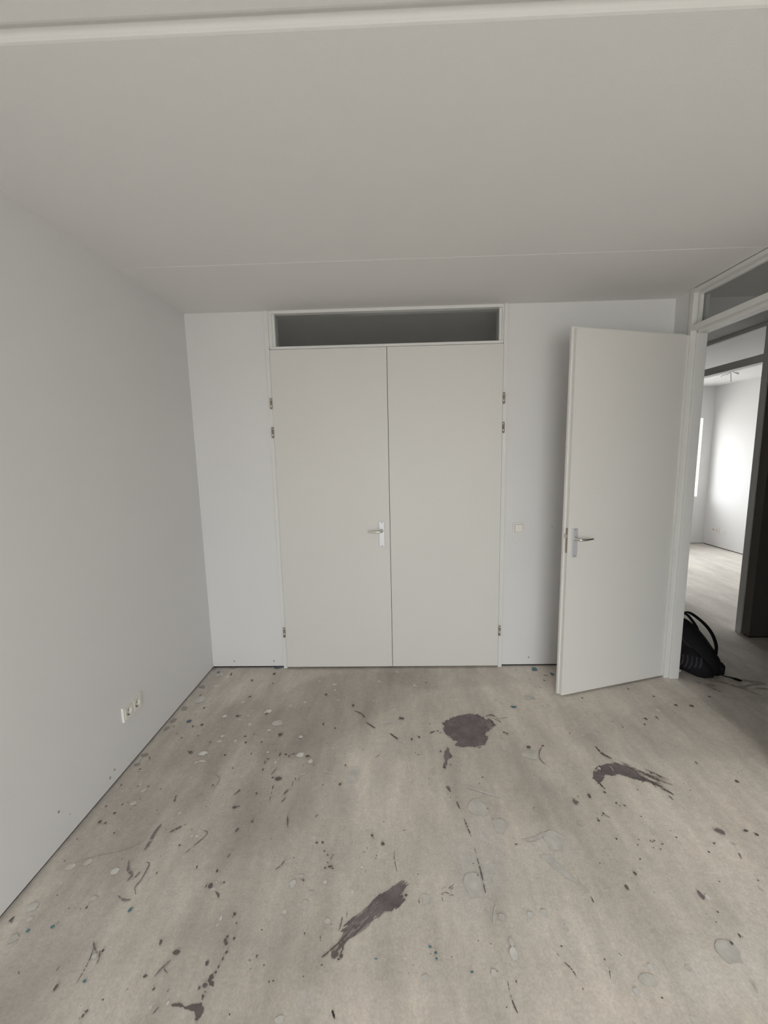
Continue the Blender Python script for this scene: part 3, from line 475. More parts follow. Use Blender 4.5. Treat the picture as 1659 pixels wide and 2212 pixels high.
PATCHES=[(0,-0.13,0.05,[(0.641,-0.357),(0.76,-0.197),(0.946,-0.093),(1.221,-0.05),(1.674,-0.055),(1.836,-0.135),(1.553,-0.365),(1.397,-0.516),(1.258,-0.695),(1.101,
 -0.776),(0.874,-0.957),(0.673,-0.957),(0.572,-0.65),(0.647,-0.512)]),(0,-0.1,0.06,[(0.251,-0.509),(0.492,-0.41),(0.707,-0.512),(0.518,-0.813),(0.43,-1.085),(0.268,
 -0.957)]),(0,-0.1,0.04,[(1.291,-0.064),(2.196,-0.042),(2.277,-0.231),(1.747,-0.312),(1.363,-0.251)]),(0,-0.09,0.02,[(2.649,-0.965),(3.256,-0.959),(3.438,-0.857),
 (3.857,-0.384),(3.326,-0.38),(2.643,-0.659),(2.436,-0.818)]),(0,-0.12,0.05,[(3.504,-0.214),(4.055,-0.16),(3.768,-0.484),(3.564,-0.382)]),(0,-0.12,0.05,[(2.126,-1.112),
 (2.249,-1.14),(2.233,-1.445),(2.23,-1.654),(2.264,-1.805),(2.191,-1.83),(2.14,-1.67),(2.104,-1.485)]),(0,-0.09,0.06,[(1.938,-1.14),(2.194,-1.112),(2.185,-1.384),
 (1.997,-1.363)]),(0,-0.08,0.05,[(1.117,-1.847),(1.414,-1.838),(1.442,-1.867),(1.182,-1.876)]),(0,-0.1,0.06,[(1.618,-1.848),(1.7,-1.87),(1.702,-1.976),(1.597,-1.977)]),
 (0,-0.08,0.06,[(0.648,-1.756),(0.835,-1.74),(1.042,-1.786),(0.959,-1.818),(0.7,-1.795)]),(0,-0.08,0.08,[(0.015,-1.555),(0.131,-1.143),(0.411,-1.143),(0.497,-1.475),
 (0.387,-1.685)]),(0,-0.07,0.07,[(0.46,-1.198),(0.716,-1.084),(0.898,-1.39),(0.719,-1.585)]),(0,-0.08,0.06,[(1.561,-1.343),(1.719,-1.364),(1.675,-1.612),(1.575,-1.579)]),
 (0,-0.06,0.06,[(2.441,-0.475),(2.771,-0.572),(2.454,-0.891),(2.167,-0.854)]),(0,0.08,0.06,[(1.98,-0.257),(2.439,-0.318),(2.404,-1.14),(2.228,-1.022),(2.039,-0.656)]),
 (0,0.08,0.08,[(1.116,-0.888),(1.644,-0.958),(1.497,-1.387),(1.214,-1.344)]),(0,0.06,0.05,[(0.323,-0.46),(0.504,-0.243),(0.517,-0.054),(0.115,-0.115)]),(0,0.09,0.1,
 [(2.546,-1.083),(3.131,-1.053),(2.974,-1.38),(2.806,-1.57),(2.533,-1.572),(2.503,-1.339)]),(0,0.08,0.1,[(1.833,-1.857),(2.317,-1.874),(2.612,-1.789),(2.454,-1.966),
 (1.794,-1.975)]),(0,0.06,0.1,[(0.877,-1.844),(1.107,-1.865),(1.468,-1.927),(1.465,-1.979),(0.866,-1.986)]),(1,0.1,0.05,[(1.666,-1.386),(1.793,-1.295),(1.845,-1.487),
 (1.746,-1.674),(1.64,-1.719)]),(1,0.1,0.05,[(1.97,-1.385),(2.127,-1.384),(2.104,-1.485),(1.956,-1.486)]),(1,0.1,0.03,[(1.086,-1.899),(1.159,-1.909),(1.195,-1.951),
 (1.129,-1.961)]),(1,0.09,0.07,[(2.263,-1.829),(2.388,-1.816),(2.392,-1.884),(2.253,-1.907)]),(1,0.1,0.06,[(2.485,-1.765),(2.606,-1.764),(2.528,-1.883),(2.443,-1.905)])]
# ------------------------------------------------------------ floor
def build_floor():
    X0, X1, Y0, Y1, st = -0.12, 6.80, -6.12, 4.36, 0.02
    nx, ny = int((X1 - X0) / st) + 1, int((Y1 - Y0) / st) + 1
    xs, ys = np.linspace(X0, X1, nx), np.linspace(Y0, Y1, ny)
    gx, gy = np.meshgrid(xs, ys)
    def vnoise(x, y, seed):
        g = np.random.default_rng(seed).random((64, 64))
        xi, yi = np.floor(x).astype(int), np.floor(y).astype(int)
        fx, fy = x - xi, y - yi
        fx, fy = fx * fx * (3 - 2 * fx), fy * fy * (3 - 2 * fy)
        G = lambda a, b: g[a % 64, b % 64]
        return (G(xi, yi) * (1 - fx) + G(xi + 1, yi) * fx) * (1 - fy) + (G(xi, yi + 1) * (1 - fx) + G(xi + 1, yi + 1) * fx) * fy
    def fbm(x, y, seed, o=5):
        s = 0; a = 0.5; tot = 0
        for i in range(o):
            s = s + a * vnoise(x * 2 ** i + i * 7.3, y * 2 ** i + i * 3.1, seed + i); tot += a; a *= 0.55
        return s / tot - 0.5
    wx = gx + 0.14 * fbm(gx * 3, gy * 3, 40); wy = gy + 0.14 * fbm(gx * 3, gy * 3, 60)
    val = 0.21 * fbm(wx * 4.0, wy * 1.0, 1) * 2 + 0.16 * fbm(wx * 1.2, wy * 1.2, 11) * 2 + 0.12 * fbm(wx * 9, wy * 5, 21) * 1.6
    cool = 0.5 * fbm(wx * 2.2, wy * 1.6, 31)
    ex = gx + 0.10 * fbm(gx * 5, gy * 5, 70) + 0.03 * fbm(gx * 22, gy * 22, 75)
    ey = gy + 0.10 * fbm(gx * 5, gy * 5, 80) + 0.03 * fbm(gx * 22, gy * 22, 85)
    for kind, amp, fe, pts in PATCHES:
        d = np.full(gx.shape, 1e9); inside = np.zeros(gx.shape, bool); n = len(pts)
        for i in range(n):
            (ax, ay), (bx, by) = pts[i], pts[(i + 1) % n]
            vx, vy = bx - ax, by - ay
            t = np.clip(((ex - ax) * vx + (ey - ay) * vy) / (vx * vx + vy * vy), 0, 1)
            d = np.minimum(d, np.hypot(ex - ax - t * vx, ey - ay - t * vy))
            inside ^= ((ay > ey) != (by > ey)) & (ex < (bx - ax) * (ey - ay) / (by - ay + 1e-12) + ax)
        sd = np.where(inside, d, -d)
        k = np.clip(sd / fe * 0.5 + 0.5, 0, 1); k = k * k * (3 - 2 * k)
        val += amp * k
        if kind == 1: cool += 0.55 * k
        elif amp > 0: cool -= 0.12 * k
    val += 0.10 * np.tanh((ex - 1.45) / 0.9) * (gx < 3.4)  # left side darker, right lighter: uneven daylight painted into the floor colour
    base = np.array(FLOOR_RGB)
    val = np.clip(1 + val, 0.6, 1.35)
    rgb = base[None, None, :] * val[..., None]
    ck = np.clip(cool, -0.6, 0.8)[..., None]
    bedroom_lift = np.clip((gx - 4.40) / 0.25, 0, 1)[..., None]          # pale dust in the bedroom, lightened further in place of missing daylight
    rgb = rgb * (1 - bedroom_lift) + bedroom_lift * (rgb * 0.75 + np.array([0.24, 0.235, 0.225]))
    rgb = rgb * (1 + ck * np.array([-0.05, 0.0, 0.07]))
    me = bpy.data.meshes.new('floor')
    co = np.stack([gx, gy, np.zeros_like(gx)], -1).reshape(-1, 3)
    idx = np.arange(nx * ny).reshape(ny, nx)
    q = np.stack([idx[:-1, :-1], idx[:-1, 1:], idx[1:, 1:], idx[1:, :-1]], -1).reshape(-1, 4)
    me.vertices.add(len(co)); me.vertices.foreach_set('co', co.ravel())
    me.loops.add(q.size); me.loops.foreach_set('vertex_index', q.ravel())
    me.polygons.add(len(q)); me.polygons.foreach_set('loop_start', np.arange(0, q.size, 4))
    try: me.polygons.foreach_set('loop_total', np.full(len(q), 4))
    except Exception: pass
    me.update(calc_edges=True)
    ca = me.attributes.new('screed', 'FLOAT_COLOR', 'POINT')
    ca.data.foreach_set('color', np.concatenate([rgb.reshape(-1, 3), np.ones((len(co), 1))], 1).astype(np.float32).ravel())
    me.materials.append(MT['floor'])
    o = bpy.data.objects.new('floor', me); COL.objects.link(o)
    return tag(o, 'bare stained concrete screed floor running through the doorway into the hall', 'floor', kind='structure')
FLOOR_RGB = (0.70, 0.640, 0.572)
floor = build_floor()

# --- paint marks lying on the screed
def ragged(pts, it=4, amp=0.10, seed=1):
    r = random.Random(seed)
    P = [Vector((p[0], p[1], 0)) for p in pts]
    for k in range(it):
        Q = []
        for i, a in enumerate(P):
            b = P[(i + 1) % len(P)]; d = b - a
            Q.append(a)
            if d.length > 0.004: Q.append((a + b) / 2 + Vector((-d.y, d.x, 0)) * r.uniform(-amp, amp) * 1.6)
        P = Q
    return P

def flat_poly(bm, P, z):
    tri = tessellate_polygon([P])
    vs_ = [bm.verts.new((p.x, p.y, z)) for p in P]
    for t in tri:
        try: f = bm.faces.new([vs_[i] for i in t])
        except ValueError: continue
        f.normal_update()
        if f.normal.z < 0: f.normal_flip()

def ribbon(bm, pts, width, z, rnd, rag=0.35, dashed=True):
    pts = smooth_path([(p[0], p[1], 0) for p in pts], 7)
    n = len(pts); Lh = []; Rh = []
    for i, p in enumerate(pts):
        d = (pts[min(i + 1, n - 1)] - pts[max(i - 1, 0)])
        if d.length < 1e-6: d = Vector((1, 0, 0))
        d.normalize(); s = Vector((-d.y, d.x, 0))
        t = i / max(1, n - 1)
        w = width * 0.5 * min(1, 0.35 + 2.6 * min(t, 1 - t)) * (1 + rnd.uniform(-rag, rag))
        Lh.append(bm.verts.new((p.x + s.x * w, p.y + s.y * w, z))); Rh.append(bm.verts.new((p.x - s.x * w, p.y - s.y * w, z)))
    for i in range(n - 1):
        if dashed and rnd.random() < 0.10: continue
        f = bm.faces.new((Rh[i], Rh[i + 1], Lh[i + 1], Lh[i]))
        f.normal_update()
        if f.normal.z < 0: f.normal_flip()

def blot(bm, x, y, rx, ry, z, rnd, rag=0.22, n=11):
    c = bm.verts.new((x, y, z)); ph = rnd.random() * 6.28
    V = []
    for k in range(n):
        t = 2 * math.pi * k / n + ph
        s = 1 + rnd.uniform(-rag, rag)
        V.append(bm.verts.new((x + rx * s * math.cos(t), y + ry * s * math.sin(t), z)))
    for k in range(n):
        f = bm.faces.new((c, V[k], V[(k + 1) % n]))
        f.normal_update()
        if f.normal.z < 0: f.normal_flip()

ZC = [0.0006]
def zn():
    ZC[0] += 3e-6
    return ZC[0]
POLY_INFO = {'splash': ('splash', 'large purple-grey paint splash with frayed rim'), 'arc': ('splash', 'curved purple-brown brush mark fading at one end'),
             'stroke': ('splash', 'long purple-grey brush stroke with dry tail'), 'footmark': ('md', 'dark paint smear with a long neck'),
             'drop': ('md', 'small dark paint blob'), 'smear': ('mp', 'small streaky purple smear'), 'whitestroke': ('mf', 'pale tapering plaster streak')}
for i, (k, pts) in enumerate(POLYS.items()):
    bm = bmesh.new()
    flat_poly(bm, ragged(pts, 4, 0.10, i + 3), zn())
    rr_ = random.Random(i)
    if k in ('splash', 'stroke', 'arc'):      # bristle slivers fringing the rim
        n = len(pts)
        for j in range(n * 5):
            a, b = Vector(pts[j % n]), Vector(pts[(j + 1) % n])
            p = a.lerp(b, rr_.random())
            if k == 'splash': d = Vector((rr_.uniform(-1, 1), rr_.uniform(-1, 1)))
            elif k == 'stroke': d = (Vector(POLYS['stroke'][11]) - Vector(POLYS['stroke'][0])).normalized() + Vector((rr_.uniform(-.2, .2), rr_.uniform(-.2, .2)))
            else: d = (b - a).normalized() + Vector((rr_.uniform(-.3, .3), rr_.uniform(-.3, .3)))
            d.normalize(); l = rr_.uniform(0.006, 0.030 if k == 'splash' else 0.055)
            ribbon(bm, [p - d * l * 0.5, p + d * l * 0.5], rr_.uniform(0.0015, 0.005), zn(), rr_, 0.3, False)
    o = link('paint_stain', bm, POLY_INFO[k][0], floor)
    o['label'] = POLY_INFO[k][1]

# bare screed showing through the dry tails of the brush marks
for k, (i0, i1), lw in (('stroke', (4, 11), 0.035), ('arc', (4, 8), 0.03), ('splash', (6, 10), 0.03)):
    bm = bmesh.new(); rr_ = random.Random(77)
    A, B = Vector(POLYS[k][i0]), Vector(POLYS[k][i1])
    if k == 'stroke':
        P_ = [Vector(p) for p in POLYS[k]]
        A, B = (P_[6] + P_[15]) / 2, (P_[10] + P_[11]) / 2
    d = (B - A).normalized(); nrm = Vector((-d.y, d.x))
    for j in range(34):
        t = rr_.random() ** 0.6
        p = A.lerp(B, t) + nrm * rr_.uniform(-lw, lw) * (1.1 - 0.6 * t)
        l = rr_.uniform(0.012, 0.05)
        ribbon(bm, [p - d * l * .5, p + nrm * rr_.uniform(-.002, .002), p + d * l * .5], rr_.uniform(0.0012, 0.0034), zn(), rr_, 0.4, True)
    o = link('bristle_gaps', bm, 'mg', floor); o['kind'] = 'stuff'
NAMES = {'f': 'plaster_smudges', 'g': 'grey_scuffs', 'w': 'white_paint_drips', 'd': 'dark_paint_drips', 'p': 'purple_paint_scuffs', 'k': 'black_scrap', 't': 'teal_paint_drips', 'b': 'blue_paint_drips'}
for ci, ck in enumerate(NAMES):
    bm = bmesh.new(); rr_ = random.Random(20 + ci)
    if ck in 'dwf':
        for j in range({'d': 300, 'w': 100, 'f': 120}[ck]):
            x, y = rr_.uniform(0.05, 3.25), -abs(rr_.gauss(0, 1)) * 1.0 - 0.05
            if j % 9 == 0: x, y = rr_.uniform(3.45, 6.6), rr_.uniform(-0.5, 3.9)
            if y < -2.7: continue
            s = rr_.uniform(0.0010, 0.0024) if ck == 'd' else (rr_.uniform(0.0015, 0.004) if ck == 'w' else rr_.uniform(0.004, 0.011))
            blot(bm, x, y, s * rr_.uniform(.7, 1.6), s * rr_.uniform(.7, 1.8), zn(), rr_, 0.3, 7)
    for col, wd, pts in STROKES:
        if col == ck: ribbon(bm, pts, max(wd, 0.0022), zn(), rr_, 0.4, ck in 'dpg')
    for col, x, y, rx, ry in DOTS:
        if col == ck:
            blot(bm, x, y, rx, ry, zn(), rr_)
            if ck == 'd' and rr_.random() < 0.5: blot(bm, x + rr_.uniform(-2, 2) * rx, y + rr_.uniform(-2, 2) * ry, rx * .4, ry * .4, zn(), rr_)
    o = link(NAMES[ck], bm, 'm' + ck, floor)
    o['kind'] = 'stuff'

# ------------------------------------------------------------ ceiling
joints = [-6.16, -5.362, -4.193, -3.024, -1.855, -0.686, 2.38]
ceil = empty('ceiling', (0, 0, H))
tag(ceil, 'white plastered ceiling of wide concrete slabs with joints', 'ceiling', kind='structure')
for i in range(len(joints) - 1):
    y0, y1 = joints[i], joints[i + 1]
    c0 = (0.004, 0.003) if abs(y0 + 0.686) < 0.01 else (0.026, 0.011)
    c1 = (0.004, 0.003) if abs(y1 + 0.686) < 0.01 else (0.026, 0.011)
    if i == len(joints) - 2: c1 = (0.001, 0.001)
    def edge(y, c, s):
        return [(y + s * c[0] * t, c[1] * (1 - math.sin(t * math.pi / 2) ** 1.3)) for t in (0, .25, .5, .75, 1)]
    prof = edge(y0, c0, 1) + edge(y1, c1, -1)[::-1] + [(y1, 0.2), (y0, 0.2)]
    bm = bmesh.new(); prism(bm, prof, 'x', -0.1, 3.361)
    o = link('ceiling_slab', bm, 'ceiling', ceil)
    o.location = (0, 0, 0)
hc = link('ceiling_hall', boxes((3.361, 6.78, -2.6, 4.34, H, H + 0.2)), 'wall')
tag(hc, 'flat white ceiling over the hall and the bright bedroom', 'ceiling', kind='structure')

# ------------------------------------------------------------ walls
def wall_boxes(*rects, z1=H, gap=GAP):
    """plastered wall boards standing a finger clear of the screed on a set-back core"""
    bm = bmesh.new()
    for (x0, x1, y0, y1) in rects:
        box(bm, x0, x1, y0, y1, gap, z1)
    return bm

def gap_shade_strip(parent, *rects):  # black strip put in to paint the shade of the gap under walls
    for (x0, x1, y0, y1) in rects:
        link('gap_shade_strip', boxes((x0 + .009, x1 - .009, y0 + .009, y1 - .009, 0, GAP)), 'gap_shade', parent)

def wall(name, label, bm, mat='wall'):
    return tag(link(name, bm, mat), label, 'wall', kind='structure')

FX0, FX1 = 0.552, 2.215        # closet frame
wall_left = wall('wall_left', 'plain white side wall carrying the low double socket', wall_boxes((-0.1, 0, -6.0, 2.38)))
wall_back = wall('wall_back', 'white back wall either side of the double closet doors', wall_boxes((0, FX0 - .0025, 0, 0.07), (FX1 + .0025, 3.322, 0, 0.07)))
gap_shade_strip(wall_left, (-0.1, 0, -6.0, 2.38))
gap_shade_strip(wall_back, (0, FX0, 0, 0.07), (FX1, 3.322, 0, 0.07))
bm = wall_boxes((3.322, 3.40, -0.150, 2.30), (3.322, 3.40, -6.0, -1.062))
wall_right = wall('wall_right', 'white wall with the open doorway to the hall', bm)
gap_shade_strip(wall_right, (3.322, 3.40, -0.150, 2.30), (3.322, 3.40, -6.0, -1.062))
FY = -6.0
WX0, WX1, WZ0, WZ1 = 0.75, 3.00, 0.10, 2.36
bm = boxes((-0.1, WX0, FY - .1, FY, 0, H), (WX1, 3.40, FY - .1, FY, 0, H), (WX0, WX1, FY - .1, FY, 0, WZ0), (WX0, WX1, FY - .1, FY, WZ1, H))
wall('wall_front', 'white outer wall holding the wide window', bm)
wall('wall_closet_darkened', 'unseen closet walls, darkened to cut bounced light behind the transom', boxes((0.0, 3.322, 2.30, 2.38, 0, H), (0.36, 2.40, 1.2, 1.26, 0, H), (0.30, 0.36, 0.09, 1.26, 0, H), (2.40, 2.46, 0.09, 1.26, 0, H)), 'hall')  # unseen inner panels, coloured dark to cut the light behind the transom glass
OX0, OX1 = 4.424, 4.494
gap_shade_strip(wall('wall_hall_far', 'hall wall beyond the doorway to the bright bedroom', wall_boxes((OX0, OX1, 1.51, 4.32))), (OX0, OX1, 1.51, 4.32))
gap_shade_strip(wall('wall_hall_corner', 'very dark wall at the corner of the hall', wall_boxes((OX0, 6.0, 0.435, 0.513)), 'hall'), (OX0, 6.0, 0.435, 0.513))
wall('wall_hall_ends', 'white walls closing off the hall', boxes((3.40, OX0, 2.30, 2.38, 0, H), (3.322, 6.0, -2.6, -2.5, 0, H), (6.0, 6.08, -2.5, 0.50, 0, H)))
BX1, BY1 = 6.675, 4.02
gap_shade_strip(wall('wall_bedroom_right', 'bright white bedroom wall with low sockets', wall_boxes((BX1, BX1 + 0.1, 0.50, 4.02))), (BX1, BX1 + 0.1, 0.50, 4.02))
gap_shade_strip(wall('wall_bedroom_near', 'white bedroom wall backing onto the dark hall', wall_boxes((OX1, BX1, 0.513, 0.55))), (OX1, BX1, 0.513, 0.55))
VX0, VX1, VZ0, VZ1 = 4.60, 6.505, 0.81, 2.10
BT = BY1 + 0.3
wall('wall_bedroom_back', 'white bedroom wall around the bright window', boxes((OX1, VX0, BY1, BT, GAP, H), (VX1, BX1 + .1, BY1, BT, GAP, H), (VX0, VX1, BY1, BT, GAP, VZ0), (VX0, VX1, BY1, BT, VZ1, H), (OX1, BX1 + .1, BY1 + 0.02, BT, 0, GAP)))

# tiny paint specks and nail holes on the walls
bm = bmesh.new()
for x, z, r in [(0.165, 0.055, .005), (0.475, 0.055, .005), (2.42, 0.07, .005), (2.56, 1.07, .003), (2.30, 0.95, .002)]:
    cyl(bm, (x, -0.0006, z), r, 0.001, 'y', 8)
tag(link('paint_specks', bm, 'md', wall_back), kind='stuff')
bm = bmesh.new()
for y, z, r in [(-1.12, 0.075, .006), (-1.155, 0.06, .007), (-1.45, 0.16, .006), (-1.40, 0.10, .003)]:
    cyl(bm, (-0.0004, y, z), r, 0.001, 'x', 8)
tag(link('paint_specks', bm, 'mg', wall_left), kind='stuff')

# ------------------------------------------------------------ windows
def window(name, label, x0, x1, y0, y1, z0, z1, mull, sill_y):
    w = empty(name, ((x0 + x1) / 2, (y0 + y1) / 2, z0))
    ox, oy, oz = w.location
    t = 0.055
    R = lambda a: (a[0] - ox, a[1] - ox, a[2] - oy, a[3] - oy, a[4] - oz, a[5] - oz, 0.003)
    link('window_frame', boxes(*[R(a) for a in [(x0, x1, y0, y1, z1 - t, z1), (x0, x1, y0, y1, z0, z0 + t), (x0, x0 + t, y0, y1, z0 + t, z1 - t), (x1 - t, x1, y0, y1, z0 + t, z1 - t)]]), 'frame', w)
    cuts = [x0 + t] + mull + [x1 - t]
    for m in mull: link('mullion', boxes(R((m - .025, m + .025, y0, y1, z0 + t, z1 - t))), 'frame', w)
    for a, b in zip(cuts, cuts[1:]):
        link('pane', boxes((a - ox, b - ox, (y0 + y1) / 2 - oy - .003, (y0 + y1) / 2 - oy + .003, t, z1 - z0 - t)), 'glass', w)
    link('window_sill', boxes(R((x0 - .03, x1 + .0, min(sill_y), max(sill_y), z0 - .025, z0))), 'frame', w)
    return tag(w, label, 'window', kind='structure')
window('window_1', 'wide white-framed window with three panes', WX0, WX1, FY - .09, FY - .03, WZ0, WZ1, [1.50, 2.25], (FY - .03, FY + .06))
window('window_2', 'bright bedroom window with white frame', VX0, VX1, BY1 + .23, BY1 + .29, VZ0, VZ1, [5.55], (BY1 - .02, BY1 + .23))

# ------------------------------------------------------------ closet frame with transom light
DZ = 2.343
tr1 = empty('trim_1', (1.39, 0, 0))
tag(tr1, 'white frame with glazed transom around the double closet doors', 'door frame', kind='structure')
def loc1(*a): return (a[0] - 1.39, a[1] - 1.39) + a[2:]
for s in (-1, 1):
    xo, xi = (FX0, 0.603) if s < 0 else (FX1, 2.176)
    a, b = min(xo, xi), max(xo, xi)
    bm = bmesh.new()
    # stepped jamb: proud outer fillet and set-back rebate
    c = 0.580 if s < 0 else 2.186
    box(bm, *loc1(min(xo, c), max(xo, c), -0.012, 0.09, 0, H), 0.0015)
    box(bm, *loc1(min(c, xi), max(c, xi), 0.020, 0.09, 0, DZ + .01), 0.0015)
    box(bm, *loc1(min(c, xi), max(c, xi), -0.003, 0.09, DZ + .01, H), 0.0015)
    link('jamb', bm, 'frame', tr1)
    bx = (0.603, 0.622) if s < 0 else (2.157, 2.176)
    link('glazing_bead', boxes(loc1(bx[0], bx[1], 0.004, 0.03, DZ + .021, 2.580, 0.0015)), 'frame', tr1)
    link('reveal', boxes(loc1(bx[0], bx[1], 0.042, 0.09, DZ + .021, 2.580, 0.001)), 'frame', tr1)
link('transom_bar', boxes(loc1(0.585, 2.184, -0.012, 0.09, DZ + .002, DZ + .021, 0.003)), 'frame', tr1)
link('head', boxes(loc1(0.603, 2.176, -0.008, 0.09, 2.580, H, 0.002)), 'frame', tr1)
link('glass_pane', boxes(loc1(0.603, 2.176, 0.033, 0.038, DZ + .021, 2.580)), 'glass', tr1)
link('glazing_seal', boxes(loc1(0.603, 2.176, 0.028, 0.033, DZ + .021, DZ + .0245)), 'seal_and_shade', tr1)
link('frame_stop', boxes(loc1(0.603, 0.625, 0.02, 0.09, 0, DZ), loc1(2.155, 2.176, 0.02, 0.09, 0, DZ)), 'frame', tr1)

def hinge(parent, x, y, z0, z1):
    bm = bmesh.new()
    r = 0.0085; h = z1 - z0
    cyl(bm, (x, y, z0), r, h * 0.56, 'z', 16)
    cyl(bm, (x, y, z0 + h * 0.575), r * 1.12, h * 0.10, 'z', 16)
    cyl(bm, (x, y, z0 + h * 0.69), r, h * 0.31, 'z', 16)
    return link('hinge', bm, 'hinge', parent, True)

def handle(parent, px, pz, face_y, s, length):
    """backplate with screws and a tapering lever; s = direction of the lever along x; face_y = face, lever towards -y"""
    hw, z0, z1 = 0.0205, pz - 0.120, pz + 0.066
    pl = link('handle_plate', boxes((px - hw, px + hw, face_y - 0.008, face_y, z0, z1, 0.004, 3)), 'alu', parent)
    for z in (z1 - 0.009, z0 + 0.009):
        bm = bmesh.new(); cyl(bm, (px + 0.002, face_y - 0.0086, z), 0.0032, 0.001, 'y', 10)
        link('screw', bm, 'hole', pl)
    bm = bmesh.new()
    cyl(bm, (px, face_y - 0.018, pz), 0.0125, 0.011, 'y', 20)
    pts = smooth_path([(px, face_y - 0.012, pz), (px, face_y - 0.036, pz), (px + s * 0.010, face_y - 0.050, pz - 0.001), (px + s * 0.035, face_y - 0.054, pz - 0.002), (px + s * length * .7, face_y - 0.052, pz - 0.001), (px + s * length, face_y - 0.050, pz)], 5)
    n = len(pts)
    rad = [0.0108 - 0.0052 * (i / (n - 1)) for i in range(n)]
    tube(bm, pts, rad, 14)
    lv = link('lever', bm, 'chrome', parent, True)
    return pl

def closet_leaf(name, label, x0, x1, hx, with_handle):
    cx = (x0 + x1) / 2
    bm = bmesh.new()
    box(bm, x0 - cx, x1 - cx, -0.022, -0.007, 0.016, DZ - 0.002, 0.0018)        # overlapping lip
    box(bm, x0 - cx + .026, x1 - cx - .026, -0.007, 0.018, 0.016, DZ - .03)     # core inside the rebate
    d = link(name, bm, 'leaf', None, False, (cx, 0, 0))
    tag(d, label, 'door', kind='structure')
    for z0, z1 in ((1.945, 2.018), (1.745, 1.819), (0.260, 0.334)):
        hinge(d, hx - cx, -0.026, z0, z1)
    if with_handle: handle(d, 1.329 - cx, 1.068, -0.022, -1, 0.097)
    return d
closet_leaf('door_1', 'flat cream closet door leaf with a lever handle', 0.583, 1.3885, 0.575, True)
closet_leaf('door_2', 'flat cream closet door leaf without a handle', 1.3915, 2.183, 2.190, False)
link('door_gap_shade', boxes(loc1(0.62, 2.16, 0.05, 0.09, 0, 0.012)), 'seal_and_shade', tr1)  # dark strip put in for the shadow band under the closet doors

# ------------------------------------------------------------ doorway frame in the right wall
tr2 = empty('trim_2', (3.36, -0.6, 0))
tag(tr2, 'white stepped frame with glazed transom of the open hall doorway', 'door frame', kind='structure')
def loc2(x0, x1, y0, y1, *r): return (x0 - 3.36, x1 - 3.36, y0 + 0.6, y1 + 0.6) + r
YA, YB = -0.178, -1.034     # rebate faces of the two jambs
HZ = 2.333
bm = boxes(loc2(3.314, 3.347, YA, -0.150, 0, H, 0.002), loc2(3.347, 3.412, YA - .013, -0.150, 0, HZ, 0.003), loc2(3.347, 3.412, YA - .004, -0.150, HZ, H, 0.002))
link('jamb', bm, 'frame', tr2)
bm = boxes(loc2(3.314, 3.347, -1.062, YB, 0, H, 0.002), loc2(3.347, 3.412, -1.062, YB + .013, 0, HZ, 0.003), loc2(3.347, 3.412, -1.062, YB + .004, HZ, H, 0.002))
link('jamb', bm, 'frame', tr2)
link('transom_bar', boxes(loc2(3.314, 3.347, YB, YA, HZ + .012, 2.378, 0.002), loc2(3.347, 3.412, YB + .013, YA - .013, HZ - .008, 2.370, 0.003)), 'frame', tr2)
link('head', boxes(loc2(3.314, 3.412, YB, YA, 2.572, 2.596, 0.002)), 'frame', tr2)
link('head_seal', boxes(loc2(3.320, 3.40, YB, YA, 2.596, H)), 'seal_and_shade', tr2)
link('glass_pane', boxes(loc2(3.366, 3.371, YB, YA, 2.370, 2.572)), 'glass', tr2)
link('glazing_bead', boxes(loc2(3.345, 3.364, YB, YA, 2.556, 2.572, 0.002), loc2(3.345, 3.364, YA - .022, YA - .004, 2.378, 2.556, 0.002), loc2(3.345, 3.364, YB + .004, YB + .022, 2.378, 2.556, 0.002)), 'frame', tr2)

# open leaf: local x runs from the free edge to the hinge edge, local -y is the face turned to the room's middle
ax_, ay_, bx_, by_ = 2.505, -0.405, 3.322, -0.163
ang = math.atan2(by_ - ay_, bx_ - ax_)
LW = math.hypot(bx_ - ax_, by_ - ay_)
bm = bmesh.new()
box(bm, 0.0, LW, 0.0, 0.024, 0.012, 2.322, 0.0012)
box(bm, -0.013, LW - 0.002, 0.024, 0.040, 0.012, 2.336, 0.0022)
d3 = link('door_3', bm, 'leaf_lit', None, False, (ax_, ay_, 0))
d3.rotation_euler = (0, 0, ang)
tag(d3, 'cream door leaf standing open on the hall doorway', 'door', kind='structure')
handle(d3, 0.046, 1.066, 0.0, 1, 0.100)
bm = boxes((-0.0012, 0.0, 0.004, 0.020, 0.975, 1.135, 0.0005))
lf = link('lock_faceplate', bm, 'lock', d3)
link('latch', boxes((-0.013, 0.0, 0.006, 0.018, 1.070, 1.096, 0.002)), 'chrome', lf)
for z in (0.25, 1.75, 1.95):
    hinge(d3, LW + 0.006, 0.034, z, z + 0.074)

# ------------------------------------------------------------ frame on the far side of the hall
tr3 = empty('trim_3', (4.46, 1.01, 0))
tag(tr3, 'shaded frame with glazed transom leading to the bright bedroom', 'door frame', kind='structure')
def loc3(x0, x1, y0, y1, *r): return (x0 - 4.46, x1 - 4.46, y0 - 1.01, y1 - 1.01) + r
link('jamb', boxes(loc3(4.414, 4.50, 0.513, 0.569, 0, H, 0.003)), 'frame', tr3)
link('jamb', boxes(loc3(4.414, 4.50, 1.455, 1.51, 0, H, 0.003)), 'frame', tr3)
link('transom_bar', boxes(loc3(4.414, 4.50, 0.569, 1.455, 2.290, 2.355, 0.003)), 'frame', tr3)
link('head', boxes(loc3(4.414, 4.50, 0.569, 1.455, 2.566, H, 0.002)), 'frame', tr3)
link('glass_pane', boxes(loc3(4.455, 4.460, 0.569, 1.455, 2.355, 2.566)), 'glass', tr3)

